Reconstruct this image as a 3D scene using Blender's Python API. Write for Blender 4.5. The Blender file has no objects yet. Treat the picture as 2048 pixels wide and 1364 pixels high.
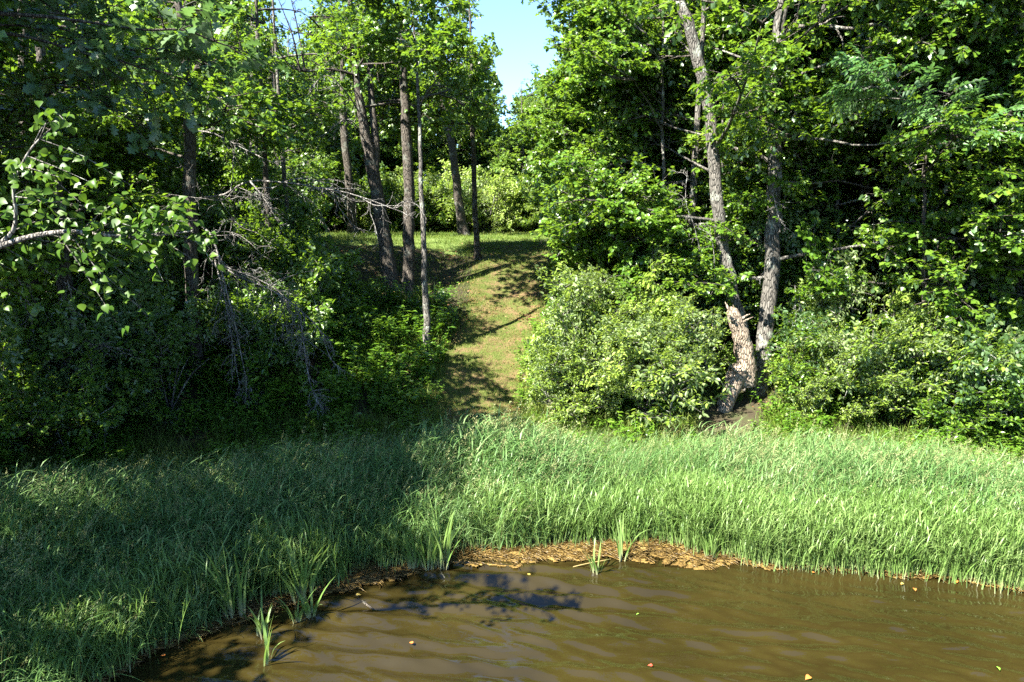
import bpy, math, random
import numpy as np
from mathutils import Vector, noise

R = math.radians
SC = bpy.context.scene
COL = SC.collection

# ------------------------------------------------------------------ camera, sky, sun, exposure
PITCH = R(10.05)
CAM = np.array((0.0, 0.0, 6.0))
FPX = 2048 * 24 / 36.0
cam_d = bpy.data.cameras.new('camera')
cam_d.lens = 24; cam_d.sensor_width = 36; cam_d.clip_end = 2000; cam_d.clip_start = 0.1
cam = bpy.data.objects.new('camera', cam_d); COL.objects.link(cam)
cam.location = CAM; cam.rotation_euler = (R(90) - PITCH, 0, 0)
SC.camera = cam

SUN_EL = R(48); SUN_AZ_FROM = R(-131)      # compass style: 0 = +Y, the sun stands to the left, a little behind the camera
world = bpy.data.worlds.new('World'); SC.world = world; world.use_nodes = True
wn = world.node_tree.nodes; wl = world.node_tree.links
bg = wn.get('Background') or wn.new('ShaderNodeBackground')
sky = wn.new('ShaderNodeTexSky'); sky.sky_type = 'NISHITA'; sky.sun_disc = False
sky.sun_elevation = SUN_EL; sky.sun_rotation = SUN_AZ_FROM; sky.air_density = 0.82; sky.dust_density = 0.15; sky.ozone_density = 6.0
wl.new(sky.outputs[0], bg.inputs[0]); bg.inputs[1].default_value = 0.060
wout = wn.get('World Output') or wn.new('ShaderNodeOutputWorld'); wl.new(bg.outputs[0], wout.inputs[0])
sun_d = bpy.data.lights.new('sun', 'SUN'); sun_d.energy = 4.7; sun_d.angle = R(0.53); sun_d.color = (1, .955, .87)
sun = bpy.data.objects.new('sun', sun_d); COL.objects.link(sun)
S_DIR = Vector((math.sin(SUN_AZ_FROM) * math.cos(SUN_EL), math.cos(SUN_AZ_FROM) * math.cos(SUN_EL), math.sin(SUN_EL)))
sun.rotation_euler = S_DIR.to_track_quat('Z', 'Y').to_euler(); sun.location = S_DIR * 60
SC.view_settings.view_transform = 'Standard'; SC.view_settings.look = 'None'
SC.view_settings.exposure = 3.1; SC.view_settings.gamma = 1.0; SC.view_settings.use_curve_mapping = False
cy = SC.cycles
cy.max_bounces = 9; cy.diffuse_bounces = 7; cy.glossy_bounces = 3; cy.transmission_bounces = 6
cy.use_adaptive_sampling = True; cy.adaptive_threshold = 0.01; cy.use_denoising = False; cy.denoiser = "OPENIMAGEDENOISE"; cy.denoising_input_passes = "RGB_ALBEDO_NORMAL"; cy.denoising_prefilter = "ACCURATE"
cy.sample_clamp_indirect = 4.0; cy.caustics_reflective = False; cy.caustics_refractive = False

# ------------------------------------------------------------------ picture <-> place
SP, CP = math.sin(PITCH), math.cos(PITCH)
def at(px, py, Y):
    """the point at depth Y (world y) that shows at pixel (px, py) of the photograph"""
    u = (px - 1024) / FPX; v = (682 - py) / FPX
    d = np.array((u, CP + v * SP, -SP + v * CP))
    return CAM + d * (Y / d[1])
def plane(px, py, z=0.0):
    u = (px - 1024) / FPX; v = (682 - py) / FPX
    d = np.array((u, CP + v * SP, -SP + v * CP))
    return CAM + d * ((z - CAM[2]) / d[2])
def proj(p):
    q = np.atleast_2d(p) - CAM
    f = q[:, 1] * CP - q[:, 2] * SP; u = q[:, 1] * SP + q[:, 2] * CP
    f = np.where(f < .1, .1, f)
    return np.stack((1024 + FPX * q[:, 0] / f, 682 - FPX * u / f), 1)
def inpoly(pts, poly):
    x, y = pts[:, 0], pts[:, 1]; c = np.zeros(len(pts), bool); n = len(poly)
    for i in range(n):
        x1, y1 = poly[i]; x2, y2 = poly[(i + 1) % n]
        if y1 == y2: continue
        c ^= ((y1 > y) != (y2 > y)) & (x < (x2 - x1) * (y - y1) / (y2 - y1) + x1)
    return c

# shoreline and bank, in plan
SHORE_PX = [(215, 1364), (330, 1290), (470, 1225), (640, 1185), (800, 1150), (905, 1112), (1200, 1100), (1460, 1105), (1520, 1128), (1700, 1140), (1900, 1155), (2048, 1180)]
_sh = np.array([plane(a, b)[:2] for a, b in SHORE_PX])
SHX = np.concatenate(([-400, -30, -11, -7.6], _sh[:, 0], [14, 30, 400])); SHY = np.concatenate(([-60, -22, 1.0, 6.3], _sh[:, 1], [9.6, 8, -10]))
def ys(x): return np.interp(x, SHX, SHY)
def yb(x): return np.interp(x, [-400, -30, -14, -10, -6, -3, 0, 3, 8, 13, 30, 400], [-40, -5, 12.5, 15.3, 17.2, 18.4, 19.0, 18.6, 17.7, 16.8, 15, 10])
_S = np.array([-1, 0, 1.5, 3, 6.5, 10, 12.5, 15, 18, 30, 55, 90, 400]); _Z = np.array([.38, .45, .95, 1.62, 3.02, 4.40, 4.88, 5.06, 5.10, 5.10, 4.95, 4.9, 5.2])
def vnoise(x, y, s, seed=0.0):
    x = np.asarray(x, float); y = np.asarray(y, float)
    r = np.zeros(np.broadcast(x, y).shape)
    rg = np.random.RandomState(int(seed * 7 + 11))
    for k in range(7):
        a = rg.uniform(0, 6.283); f = s * rg.uniform(.6, 1.7)
        r += np.sin((x * math.cos(a) + y * math.sin(a)) * f + rg.uniform(0, 6.28)) * rg.uniform(.5, 1)
    return r / 3.2
def zt(x, y):
    x = np.asarray(x, float); y = np.asarray(y, float)
    a, b = ys(x), yb(x)
    t = np.clip((y - a) / np.maximum(b - a, .5), 0, 1)
    z = -.04 + .49 * t
    s = y - b
    s2 = sum(np.interp(s + o, _S, _Z) for o in (-1.2, -.4, .4, 1.2)) / 4
    z = np.where(s > -1.0, np.maximum(s2, .38), z)
    z = np.where(y < a, -.04 - .22 * np.minimum(a - y, 6), z)
    bump = vnoise(x, y, 1.1, 1) * .05 + vnoise(x, y, .35, 2) * .12
    return z + bump * np.clip(s / 3, 0, 1)
PATH_PX = [(870, 1050, 840), (858, 1050, 770), (890, 1062, 700), (925, 1085, 640), (938, 1098, 580), (945, 1105, 540), (948, 1100, 516), (930, 1110, 498)]
def march(px, py):
    lo, hi = 8.0, 70.0
    for Y in np.arange(12, 70, .15):
        p = at(px, py, Y)
        if p[2] < zt(p[0], p[1]): return p
    return p
_pl = np.array([march(a, y)[:2] for a, b, y in PATH_PX]); _pr = np.array([march(b, y)[:2] for a, b, y in PATH_PX])
PY = (_pl[:, 1] + _pr[:, 1]) / 2
def path_span(y):
    return np.interp(y, PY, _pl[:, 0]), np.interp(y, PY, _pr[:, 0])
def on_path(x, y, m=0.0):
    a, b = path_span(y); return (x > a - m) & (x < b + m) & (y > PY[0] - 1.4) & (y < 33)

# ------------------------------------------------------------------ mesh helpers
def tag(o, label=None, cat=None, group=None, kind=None):
    for k, v in (('label', label), ('category', cat), ('group', group), ('kind', kind)):
        if v: o[k] = v
    return o
def mesh_np(name, V, faces, attrs=None, mats=(), midx=None, smooth=False):
    """faces: list of (n,k) index arrays"""
    me = bpy.data.meshes.new(name)
    V = np.asarray(V, np.float32)
    me.vertices.add(len(V)); me.vertices.foreach_set('co', V.ravel())
    if faces:
        loops = np.concatenate([f.ravel() for f in faces]).astype(np.int32)
        tot = np.concatenate([np.full(len(f), f.shape[1]) for f in faces]).astype(np.int32)
        st = np.concatenate(([0], np.cumsum(tot)[:-1])).astype(np.int32)
        me.loops.add(len(loops)); me.loops.foreach_set('vertex_index', loops)
        me.polygons.add(len(tot)); me.polygons.foreach_set('loop_start', st); me.polygons.foreach_set('loop_total', tot)
        if midx is not None: me.polygons.foreach_set('material_index', np.asarray(midx, np.int32))
        if smooth: me.polygons.foreach_set('use_smooth', np.ones(len(tot), bool))
    for k, a in (attrs or {}).items():
        a = np.asarray(a)
        if a.ndim == 2:
            at_ = me.attributes.new(k, 'FLOAT_VECTOR', 'POINT'); at_.data.foreach_set('vector', a.astype(np.float32).ravel())
        elif a.dtype.kind == 'i':
            at_ = me.attributes.new(k, 'INT', 'POINT'); at_.data.foreach_set('value', a.astype(np.int32))
        else:
            at_ = me.attributes.new(k, 'FLOAT', 'POINT'); at_.data.foreach_set('value', a.astype(np.float32))
    for m in mats: me.materials.append(m)
    me.update(calc_edges=True)
    return me
def link(name, me, parent=None, loc=None):
    o = bpy.data.objects.new(name, me); COL.objects.link(o)
    if parent is not None: o.parent = parent
    if loc is not None: o.location = loc
    return o
def empty(name, loc, label, cat, group=None):
    o = bpy.data.objects.new(name, None); COL.objects.link(o); o.location = loc; o.empty_display_size = .3
    return tag(o, label, cat, group)
class MB:
    """collects pieces of one mesh"""
    def __init__(s): s.V = []; s.F = {}; s.n = 0; s.t = []; s.tint = []
    def add(s, V, Fs, m=0, t=None, tint=None):
        V = np.asarray(V, float).reshape(-1, 3)
        for f in Fs:
            f = np.asarray(f, int); s.F.setdefault((m, f.shape[1]), []).append(f + s.n)
        s.V.append(V); s.n += len(V)
        s.t.append(np.zeros(len(V)) if t is None else np.asarray(t, float))
        s.tint.append(np.full(len(V), .5) if tint is None else np.asarray(tint, float))
    def mesh(s, name, mats, smooth=False):
        faces = []; mi = []
        for (m, k), fl in s.F.items():
            f = np.concatenate(fl); faces.append(f); mi.append(np.full(len(f), m))
        return mesh_np(name, np.concatenate(s.V), faces, {'t': np.concatenate(s.t), 'tint': np.concatenate(s.tint)}, mats, np.concatenate(mi), smooth)
def smooth_path(P, n):
    P = np.asarray(P, float); m = len(P)
    if m < 3: 
        t = np.linspace(0, 1, n)[:, None]; return P[0] * (1 - t) + P[-1] * t
    Q = np.vstack((2 * P[0] - P[1], P, 2 * P[-1] - P[-2])); out = []
    for u in np.linspace(0, m - 1, n):
        i = min(int(u), m - 2); f = u - i; a, b, c, d = Q[i:i + 4]
        out.append(.5 * ((2 * b) + (c - a) * f + (2 * a - 5 * b + 4 * c - d) * f * f + (3 * b - a - 3 * c + d) * f ** 3))
    return np.array(out)
def tube(mb, P, rad, sides=8, m=0, rough=0.0, rg=None, cap=True, lobes=0.0):
    P = np.asarray(P, float); n = len(P); rad = np.broadcast_to(np.asarray(rad, float), (n,)).copy()
    T = np.gradient(P, axis=0); T /= np.linalg.norm(T, axis=1)[:, None] + 1e-9
    ref = np.array((0, 1, 0.)) if abs(T[:, 1]).max() < .9 else np.array((1, 0, 0.))
    A = np.cross(T, ref); A /= np.linalg.norm(A, axis=1)[:, None] + 1e-9; B = np.cross(T, A)
    th = np.arange(sides) * 2 * math.pi / sides
    rr = rad[:, None] * np.ones(sides)
    if rough and rg is not None: rr = rr * (1 + rg.uniform(-rough, rough, rr.shape))
    if lobes: rr = rr * (1 + lobes * np.cos(th * 5 + 1.3)[None] * np.exp(-np.arange(n) / 2.0)[:, None])
    V = P[:, None] + A[:, None] * (np.cos(th) * rr)[..., None] + B[:, None] * (np.sin(th) * rr)[..., None]
    i = np.arange(n - 1)[:, None] * sides; j = np.arange(sides)[None]; j2 = (j + 1) % sides
    F = np.stack((i + j, i + j2, i + sides + j2, i + sides + j), -1).reshape(-1, 4)
    V = V.reshape(-1, 3); t = np.repeat(np.linspace(0, 1, n), sides)
    Fs = [F]
    if cap:
        V = np.vstack((V, P[-1] + T[-1] * rad[-1])); t = np.append(t, 1); k = (n - 1) * sides
        Fs.append(np.stack((k + np.arange(sides), k + (np.arange(sides) + 1) % sides, np.full(sides, n * sides)), 1))
    mb.add(V, Fs, m, t, np.full(len(V), .5 if rg is None else rg.uniform(0, 1)))
def unit(v): return v / (np.linalg.norm(v, axis=-1, keepdims=True) + 1e-9)

# leaf templates: (x along, y across, z up), faces
def tpl(outline, curl=.05, fold=.08):
    """outline: half outline points (x, y>0) from base to tip without the two ends"""
    xs = [0.0] + [p[0] for p in outline] + [1.0]; k = len(outline)
    mid = [(x, 0, -curl * x * x * 2) for x in xs]
    L = [(x, y, fold * y * 2 - curl * x * x * 2) for x, y in outline]; Rr = [(x, -y, fold * y * 2 - curl * x * x * 2) for x, y in outline]
    V = np.array(mid + L + Rr); m = k + 2; F3 = []; 
    for s, o in ((0, m), (1, m + k)):
        def f(*a): F3.append(a if s == 0 else a[::-1])
        f(0, 1, o)
        for i in range(k - 1): f(i + 1, i + 2, o + i + 1); f(i + 1, o + i + 1, o + i)
        f(k, k + 1, o + k - 1)
    return V, np.array(F3)
L_RHOMB = tpl([(.45, .5)], .06, .12)
L_OVAL = tpl([(.22, .42), (.62, .40)], .08, .12)
L_LANCE = tpl([(.3, .5), (.7, .32)], .12, .15)
L_OAK = tpl([(.3, .36), (.4, .17), (.62, .5), (.78, .28)], .08, .10)
L_OAKF = tpl([(.14, .10), (.26, .33), (.34, .30), (.37, .12), (.5, .5), (.6, .46), (.62, .16), (.76, .42), (.84, .36), (.88, .12)], .10, .08)
L_BIRCH = tpl([(.06, .28), (.18, .46), (.36, .48), (.6, .34), (.8, .16)], .10, .10)
def leaves(mb, tp, P, D, N, Ln, W, tint, m=0):
    TV, TF = tp; n = len(P); D = unit(D); S = unit(np.cross(N, D)); N2 = np.cross(D, S)
    Ln = np.broadcast_to(Ln, (n,)); W = np.broadcast_to(W, (n,))
    V = P[:, None] + D[:, None] * (TV[None, :, 0] * Ln[:, None])[..., None] + S[:, None] * (TV[None, :, 1] * W[:, None])[..., None] + N2[:, None] * (TV[None, :, 2] * Ln[:, None])[..., None]
    k = len(TV); F = (TF[None] + np.arange(n)[:, None, None] * k).reshape(-1, 3)
    mb.add(V.reshape(-1, 3), [F], m, np.tile(TV[:, 0], n), np.repeat(tint, k))

# ------------------------------------------------------------------ materials
def mat(name):
    m = bpy.data.materials.new(name); m.use_nodes = True; nt = m.node_tree; nt.nodes.clear()
    out = nt.nodes.new('ShaderNodeOutputMaterial'); return m, nt, nt.nodes, nt.links, out
def ramp(nd, stops):
    r = nd.new('ShaderNodeValToRGB'); e = r.color_ramp.elements
    while len(e) < len(stops): e.new(.5)
    for i, (p, c) in enumerate(stops): e[i].position = p; e[i].color = (*c, 1)
    return r
def attr(nd, name):
    a = nd.new('ShaderNodeAttribute'); a.attribute_name = name; return a
def mathn(nd, lk, op, a, b):
    n = nd.new('ShaderNodeMath'); n.operation = op
    for i, v in enumerate((a, b)):
        if isinstance(v, (int, float)): n.inputs[i].default_value = v
        else: lk.new(v, n.inputs[i])
    return n.outputs[0]
def mixc(nd, lk, f, a, b, blend='MIX'):
    n = nd.new('ShaderNodeMix'); n.data_type = 'RGBA'; n.blend_type = blend
    for i, v in ((0, f), (6, a), (7, b)):
        if isinstance(v, (int, float)): n.inputs[i].default_value = v
        elif isinstance(v, tuple): n.inputs[i].default_value = (*v, 1)
        else: lk.new(v, n.inputs[i])
    return n.outputs[2]
def leaf_mat(name, dark, mid, light, trans, amount=.42, under=None, rough=.38, spec=.65, gradient=None):
    m, nt, nd, lk, out = mat(name)
    a = attr(nd, 'tint'); oi = nd.new('ShaderNodeObjectInfo')
    f = mathn(nd, lk, 'ADD', mathn(nd, lk, 'MULTIPLY', a.outputs['Fac'], .55), mathn(nd, lk, 'MULTIPLY', oi.outputs['Random'], .35))
    pn = nd.new('ShaderNodeTexNoise'); pn.inputs['Scale'].default_value = .55; pn.inputs['Detail'].default_value = 2; lk.new(oi.outputs['Location'], pn.inputs[0])
    f = mathn(nd, lk, 'ADD', f, mathn(nd, lk, 'MULTIPLY', mathn(nd, lk, 'SUBTRACT', pn.outputs[0], .43), .9))
    r = ramp(nd, [(0.08, dark), (.5, mid), (.92, light)]); lk.new(f, r.inputs[0]); c = r.outputs[0]
    if gradient:
        ta = attr(nd, 't'); g = ramp(nd, [(gradient[1], (1, 1, 1)), (gradient[2], (0, 0, 0))]); lk.new(ta.outputs['Fac'], g.inputs[0])
        c = mixc(nd, lk, g.outputs[0], c, gradient[0])
    cu = c
    if under:
        ge = nd.new('ShaderNodeNewGeometry'); cu = mixc(nd, lk, ge.outputs['Backfacing'], c, under)
    p = nd.new('ShaderNodeBsdfPrincipled'); lk.new(cu, p.inputs['Base Color']); p.inputs['Roughness'].default_value = rough
    p.inputs['Specular IOR Level'].default_value = spec
    t = nd.new('ShaderNodeBsdfTranslucent'); lk.new(mixc(nd, lk, .55, c, trans), t.inputs[0])
    x = nd.new('ShaderNodeMixShader'); x.inputs[0].default_value = amount
    lk.new(p.outputs[0], x.inputs[1]); lk.new(t.outputs[0], x.inputs[2]); lk.new(x.outputs[0], out.inputs[0])
    return m
M = {}
M['oak'] = leaf_mat('oak_leaf', (.038, .085, .008), (.072, .145, .012), (.13, .20, .018), (.22, .36, .015), under=(.07, .13, .05))
M['oak_pale'] = leaf_mat('pale_oak_leaf', (.035, .08, .022), (.06, .115, .036), (.10, .16, .06), (.11, .22, .03), under=(.10, .16, .08))
M['far'] = leaf_mat('distant_leaf', (.05, .10, .012), (.085, .16, .018), (.14, .21, .03), (.22, .34, .02), under=(.08, .14, .05))
M['ash'] = leaf_mat('ash_leaf', (.035, .09, .02), (.06, .14, .035), (.10, .19, .06), (.11, .24, .04), under=(.14, .22, .11), spec=.55)
M['willow'] = leaf_mat('willow_leaf', (.09, .15, .018), (.15, .225, .03), (.24, .30, .07), (.30, .42, .035), under=(.17, .23, .09), spec=.35)
M['shrub'] = leaf_mat('shrub_leaf', (.042, .10, .009), (.078, .16, .013), (.145, .225, .024), (.22, .36, .015), under=(.08, .14, .05))
M['herb'] = leaf_mat('herb_leaf', (.04, .095, .008), (.07, .155, .012), (.13, .21, .022), (.2, .35, .015))
M['birch'] = leaf_mat('birch_leaf', (.022, .055, .006), (.038, .085, .009), (.07, .12, .014), (.12, .22, .012), amount=.4, under=(.05, .09, .02), spec=.15)  # leaf colour darkened to stand for shade from the shore trees
M['reed'] = leaf_mat('reed_blade', (.05, .112, .028), (.092, .178, .05), (.17, .255, .095), (.17, .31, .06), amount=.42, rough=.45, spec=.28, gradient=((.19, .18, .06), .0, .4))
M['sedge'] = leaf_mat('sedge_blade', (.075, .145, .026), (.115, .195, .045), (.185, .26, .085), (.2, .32, .05), amount=.4, rough=.42, spec=.3, gradient=((.34, .30, .20), .0, .30))
M['seed'] = leaf_mat('seed_head', (.10, .13, .045), (.15, .17, .065), (.22, .215, .10), (.2, .22, .1), amount=.2, spec=.1)
M['turf'] = leaf_mat('turf_blade', (.04, .085, .010), (.075, .125, .015), (.15, .165, .035), (.17, .25, .025), amount=.3, spec=.2, rough=.55)
M['straw'] = leaf_mat('dead_straw', (.06, .038, .012), (.14, .092, .028), (.28, .21, .085), (.25, .15, .05), amount=.1, spec=.2)
M['brown_leaf'] = leaf_mat('brown_leaf', (.06, .03, .012), (.13, .068, .026), (.22, .13, .06), (.12, .07, .02), amount=.15, spec=.2)

def bark_mat(name, a, b, lich, scale=1.0, lichen=.5):
    m, nt, nd, lk, out = mat(name)
    tc = nd.new('ShaderNodeTexCoord'); mp = nd.new('ShaderNodeMapping'); mp.inputs['Scale'].default_value = (26 * scale, 26 * scale, 5 * scale)
    lk.new(tc.outputs['Object'], mp.inputs[0])
    n1 = nd.new('ShaderNodeTexNoise'); n1.inputs['Scale'].default_value = 1.0; n1.inputs['Detail'].default_value = 6; n1.inputs['Roughness'].default_value = .65; lk.new(mp.outputs[0], n1.inputs[0])
    v = nd.new('ShaderNodeTexVoronoi'); v.feature = 'DISTANCE_TO_EDGE'; v.inputs['Scale'].default_value = .9; lk.new(mp.outputs[0], v.inputs[0])
    r = ramp(nd, [(.25, a), (.7, b)]); lk.new(n1.outputs[0], r.inputs[0])
    cr = ramp(nd, [(.0, (0, 0, 0)), (.16, (1, 1, 1))]); lk.new(v.outputs['Distance'], cr.inputs[0])
    c = mixc(nd, lk, cr.outputs[0], tuple(x * .45 for x in a), r.outputs[0])
    n2 = nd.new('ShaderNodeTexNoise'); n2.inputs['Scale'].default_value = 3.2; n2.inputs['Detail'].default_value = 5; lk.new(tc.outputs['Object'], n2.inputs[0])
    lr = ramp(nd, [(.56, (0, 0, 0)), (.66, (lichen,) * 3)]); lk.new(n2.outputs[0], lr.inputs[0])
    c = mixc(nd, lk, lr.outputs[0], c, lich)
    p = nd.new('ShaderNodeBsdfPrincipled'); lk.new(c, p.inputs['Base Color']); p.inputs['Roughness'].default_value = .9; p.inputs['Specular IOR Level'].default_value = .2
    h = mathn(nd, lk, 'ADD', mathn(nd, lk, 'MULTIPLY', n1.outputs[0], .6), cr.outputs[0])
    bp = nd.new('ShaderNodeBump'); bp.inputs['Strength'].default_value = .9; bp.inputs['Distance'].default_value = .03; lk.new(h, bp.inputs['Height']); lk.new(bp.outputs[0], p.inputs['Normal'])
    lk.new(p.outputs[0], out.inputs[0]); return m
M['bark'] = bark_mat('oak_bark', (.045, .038, .030), (.105, .090, .072), (.17, .185, .15))
M['bark_grey'] = bark_mat('grey_bark', (.066, .061, .051), (.155, .143, .122), (.30, .32, .26), lichen=.7)
M['bark_pale'] = bark_mat('pale_bark', (.12, .108, .092), (.25, .23, .20), (.2, .21, .17), lichen=.5)
M['dead'] = bark_mat('dead_wood', (.12, .11, .098), (.25, .235, .21), (.25, .27, .25), lichen=.6)
M['rot'] = bark_mat('rotten_wood', (.16, .12, .085), (.36, .29, .215), (.28, .26, .2), scale=.8, lichen=.5)

def ground_mat(name, stops, scale=2.5, stops2=None):
    m, nt, nd, lk, out = mat(name)
    tc = nd.new('ShaderNodeTexCoord')
    n1 = nd.new('ShaderNodeTexNoise'); n1.inputs['Scale'].default_value = scale; n1.inputs['Detail'].default_value = 8; n1.inputs['Roughness'].default_value = .68; lk.new(tc.outputs['Object'], n1.inputs[0])
    n2 = nd.new('ShaderNodeTexNoise'); n2.inputs['Scale'].default_value = scale * 14; n2.inputs['Detail'].default_value = 5; lk.new(tc.outputs['Object'], n2.inputs[0])
    f = mathn(nd, lk, 'ADD', mathn(nd, lk, 'MULTIPLY', n1.outputs[0], .62), mathn(nd, lk, 'MULTIPLY', n2.outputs[0], .38))
    r = ramp(nd, stops); lk.new(f, r.inputs[0])
    p = nd.new('ShaderNodeBsdfPrincipled'); lk.new(r.outputs[0], p.inputs['Base Color']); p.inputs['Roughness'].default_value = .95; p.inputs['Specular IOR Level'].default_value = .15
    bp = nd.new('ShaderNodeBump'); bp.inputs['Strength'].default_value = .8; bp.inputs['Distance'].default_value = .04; lk.new(f, bp.inputs['Height']); lk.new(bp.outputs[0], p.inputs['Normal'])
    lk.new(p.outputs[0], out.inputs[0]); return m
M['soil'] = ground_mat('forest_floor', [(.36, (.018, .014, .009)), (.5, (.034, .028, .015)), (.66, (.03, .042, .013))])
M['lawn'] = ground_mat('lawn_ground', [(.34, (.06, .075, .02)), (.5, (.085, .12, .028)), (.66, (.12, .15, .04))])
M['path'] = ground_mat('path_ground', [(.36, (.10, .066, .034)), (.46, (.085, .06, .026)), (.51, (.05, .056, .013)), (.66, (.045, .066, .012))], 1.6)
M['scum'] = ground_mat('algae_scum', [(.36, (.03, .021, .007)), (.45, (.085, .052, .013)), (.55, (.15, .10, .028)), (.68, (.25, .19, .075))], 2.0)

m, nt, nd, lk, out = mat('pond_water')
tc = nd.new('ShaderNodeTexCoord')
n1 = nd.new('ShaderNodeTexNoise'); n1.inputs['Scale'].default_value = .7; n1.inputs['Detail'].default_value = 4; lk.new(tc.outputs['Object'], n1.inputs[0])
r = ramp(nd, [(.35, (.0130, .0098, .0026)), (.65, (.0190, .0143, .0037))]); lk.new(n1.outputs[0], r.inputs[0])
p = nd.new('ShaderNodeBsdfPrincipled'); lk.new(r.outputs[0], p.inputs['Base Color']); p.inputs['Roughness'].default_value = .01; p.inputs['IOR'].default_value = 1.5
mp = nd.new('ShaderNodeMapping'); mp.inputs['Scale'].default_value = (3.5, 9, 1); lk.new(tc.outputs['Object'], mp.inputs[0])
n2 = nd.new('ShaderNodeTexNoise'); n2.inputs['Scale'].default_value = 1.3; n2.inputs['Detail'].default_value = 3; lk.new(mp.outputs[0], n2.inputs[0])
bp = nd.new('ShaderNodeBump'); bp.inputs['Strength'].default_value = .25; bp.inputs['Distance'].default_value = .02; lk.new(n2.outputs[0], bp.inputs['Height']); lk.new(bp.outputs[0], p.inputs['Normal'])
lk.new(p.outputs[0], out.inputs[0]); M['water'] = m

# ------------------------------------------------------------------ the setting: ground, path, water
def graded(a, b, fine_a, fine_b, d, g=1.18):
    xs = list(np.arange(fine_a, fine_b + d / 2, d)); s = d; x = fine_b
    while x < b: s *= g; x += s; xs.append(min(x, b))
    s = d; x = fine_a
    while x > a: s *= g; x -= s; xs.insert(0, max(x, a))
    return np.unique(np.array(xs))
def grid(name, X, Y, zf, mats, smooth=True, cell_mat=None, keep=None):
    gx, gy = np.meshgrid(X, Y); V = np.stack((gx, gy, zf(gx, gy)), -1).reshape(-1, 3)
    nx, ny = len(X), len(Y); i, j = np.meshgrid(np.arange(nx - 1), np.arange(ny - 1)); k = (j * nx + i).ravel()
    F = np.stack((k, k + 1, k + nx + 1, k + nx), 1); mi = None
    cx = V[F].mean(1)
    if keep is not None: F = F[keep(cx[:, 0], cx[:, 1])]; cx = V[F].mean(1)
    if cell_mat is not None: mi = cell_mat(cx[:, 0], cx[:, 1]).astype(int)
    if keep is not None:
        used = np.unique(F); remap = np.full(len(V), -1); remap[used] = np.arange(len(used)); V = V[used]; F = remap[F]
    return mesh_np(name, V, [F], None, mats, mi, smooth)
def is_lawn(x, y):
    return ((y > 29.5 + vnoise(x, y, .8, 5) * .6) & (x < 30) & (x > -40)) | (y > 60)
ground = link('ground', grid('ground', graded(-500, 500, -20, 22, .3), graded(-120, 600, 5, 40, .3), zt, [M['soil'], M['lawn']], True, is_lawn))
tag(ground, 'sloping wooded bank rising from the pond to a lawn', 'ground', kind='structure')
# mown path
pyv = np.arange(PY[0] - 1.5, 33.5, .2); pv = []
for y in pyv:
    a, b = path_span(y); w = vnoise(np.array([0.]), np.array([y]), 1.6, 9)[0] * .12; u = np.linspace(a + w, b + w * .6, 14)
    pv.append(np.stack((u, np.full(14, y), zt(u, np.full(14, y)) + .012 + .006 * np.sin(np.linspace(0, math.pi, 14))), 1))
pv = np.concatenate(pv); ny = len(pyv); i, j = np.meshgrid(np.arange(13), np.arange(ny - 1)); k = (j * 14 + i).ravel()
path = link('path', mesh_np('path', pv, [np.stack((k, k + 1, k + 15, k + 14), 1)], None, [M['path']], None, True))
tag(path, 'worn mown grass path climbing the bank from the reeds to the lawn', 'path', kind='structure')
# water with real waves
wr = np.random.RandomState(5); WV = []
for lam, sl in ((1.0, .02), (.74, .035), (.64, .05), (.57, .06), (.50, .075), (.45, .085), (.40, .085), (.35, .085), (.30, .08), (.26, .07), (.22, .06), (.18, .05), (.15, .04), (.48, .08)):
    a = R(90 + wr.normal(-4, 5 if lam > .3 else 18)); kk = 2 * math.pi / lam; WV.append((kk * math.cos(a), kk * math.sin(a), sl / kk, wr.uniform(0, 6.28)))
def wave(x, y):
    z = np.zeros_like(x)
    env = .55 + .45 * np.clip(vnoise(x, y, .5, 21) + .4, 0, 1.3)
    for a, b, c, ph in WV: z += c * np.sin(a * x + b * y + ph + .6 * np.sin(.7 * x + ph))
    z = z + 9 * np.maximum(z, 0) ** 2
    return 2.0 * z * env * np.clip((ys(x) - y) * .8 + .25, .15, 1) * np.clip((x + 8) / 5, .35, 1)
water = link('water', grid('water', graded(-120, 160, -7.2, 9.6, .045), graded(-160, 16, 6.4, 12.3, .035), wave, [M['water']]))
tag(water, 'brown rippled pond water in the foreground', 'water', kind='structure')

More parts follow.
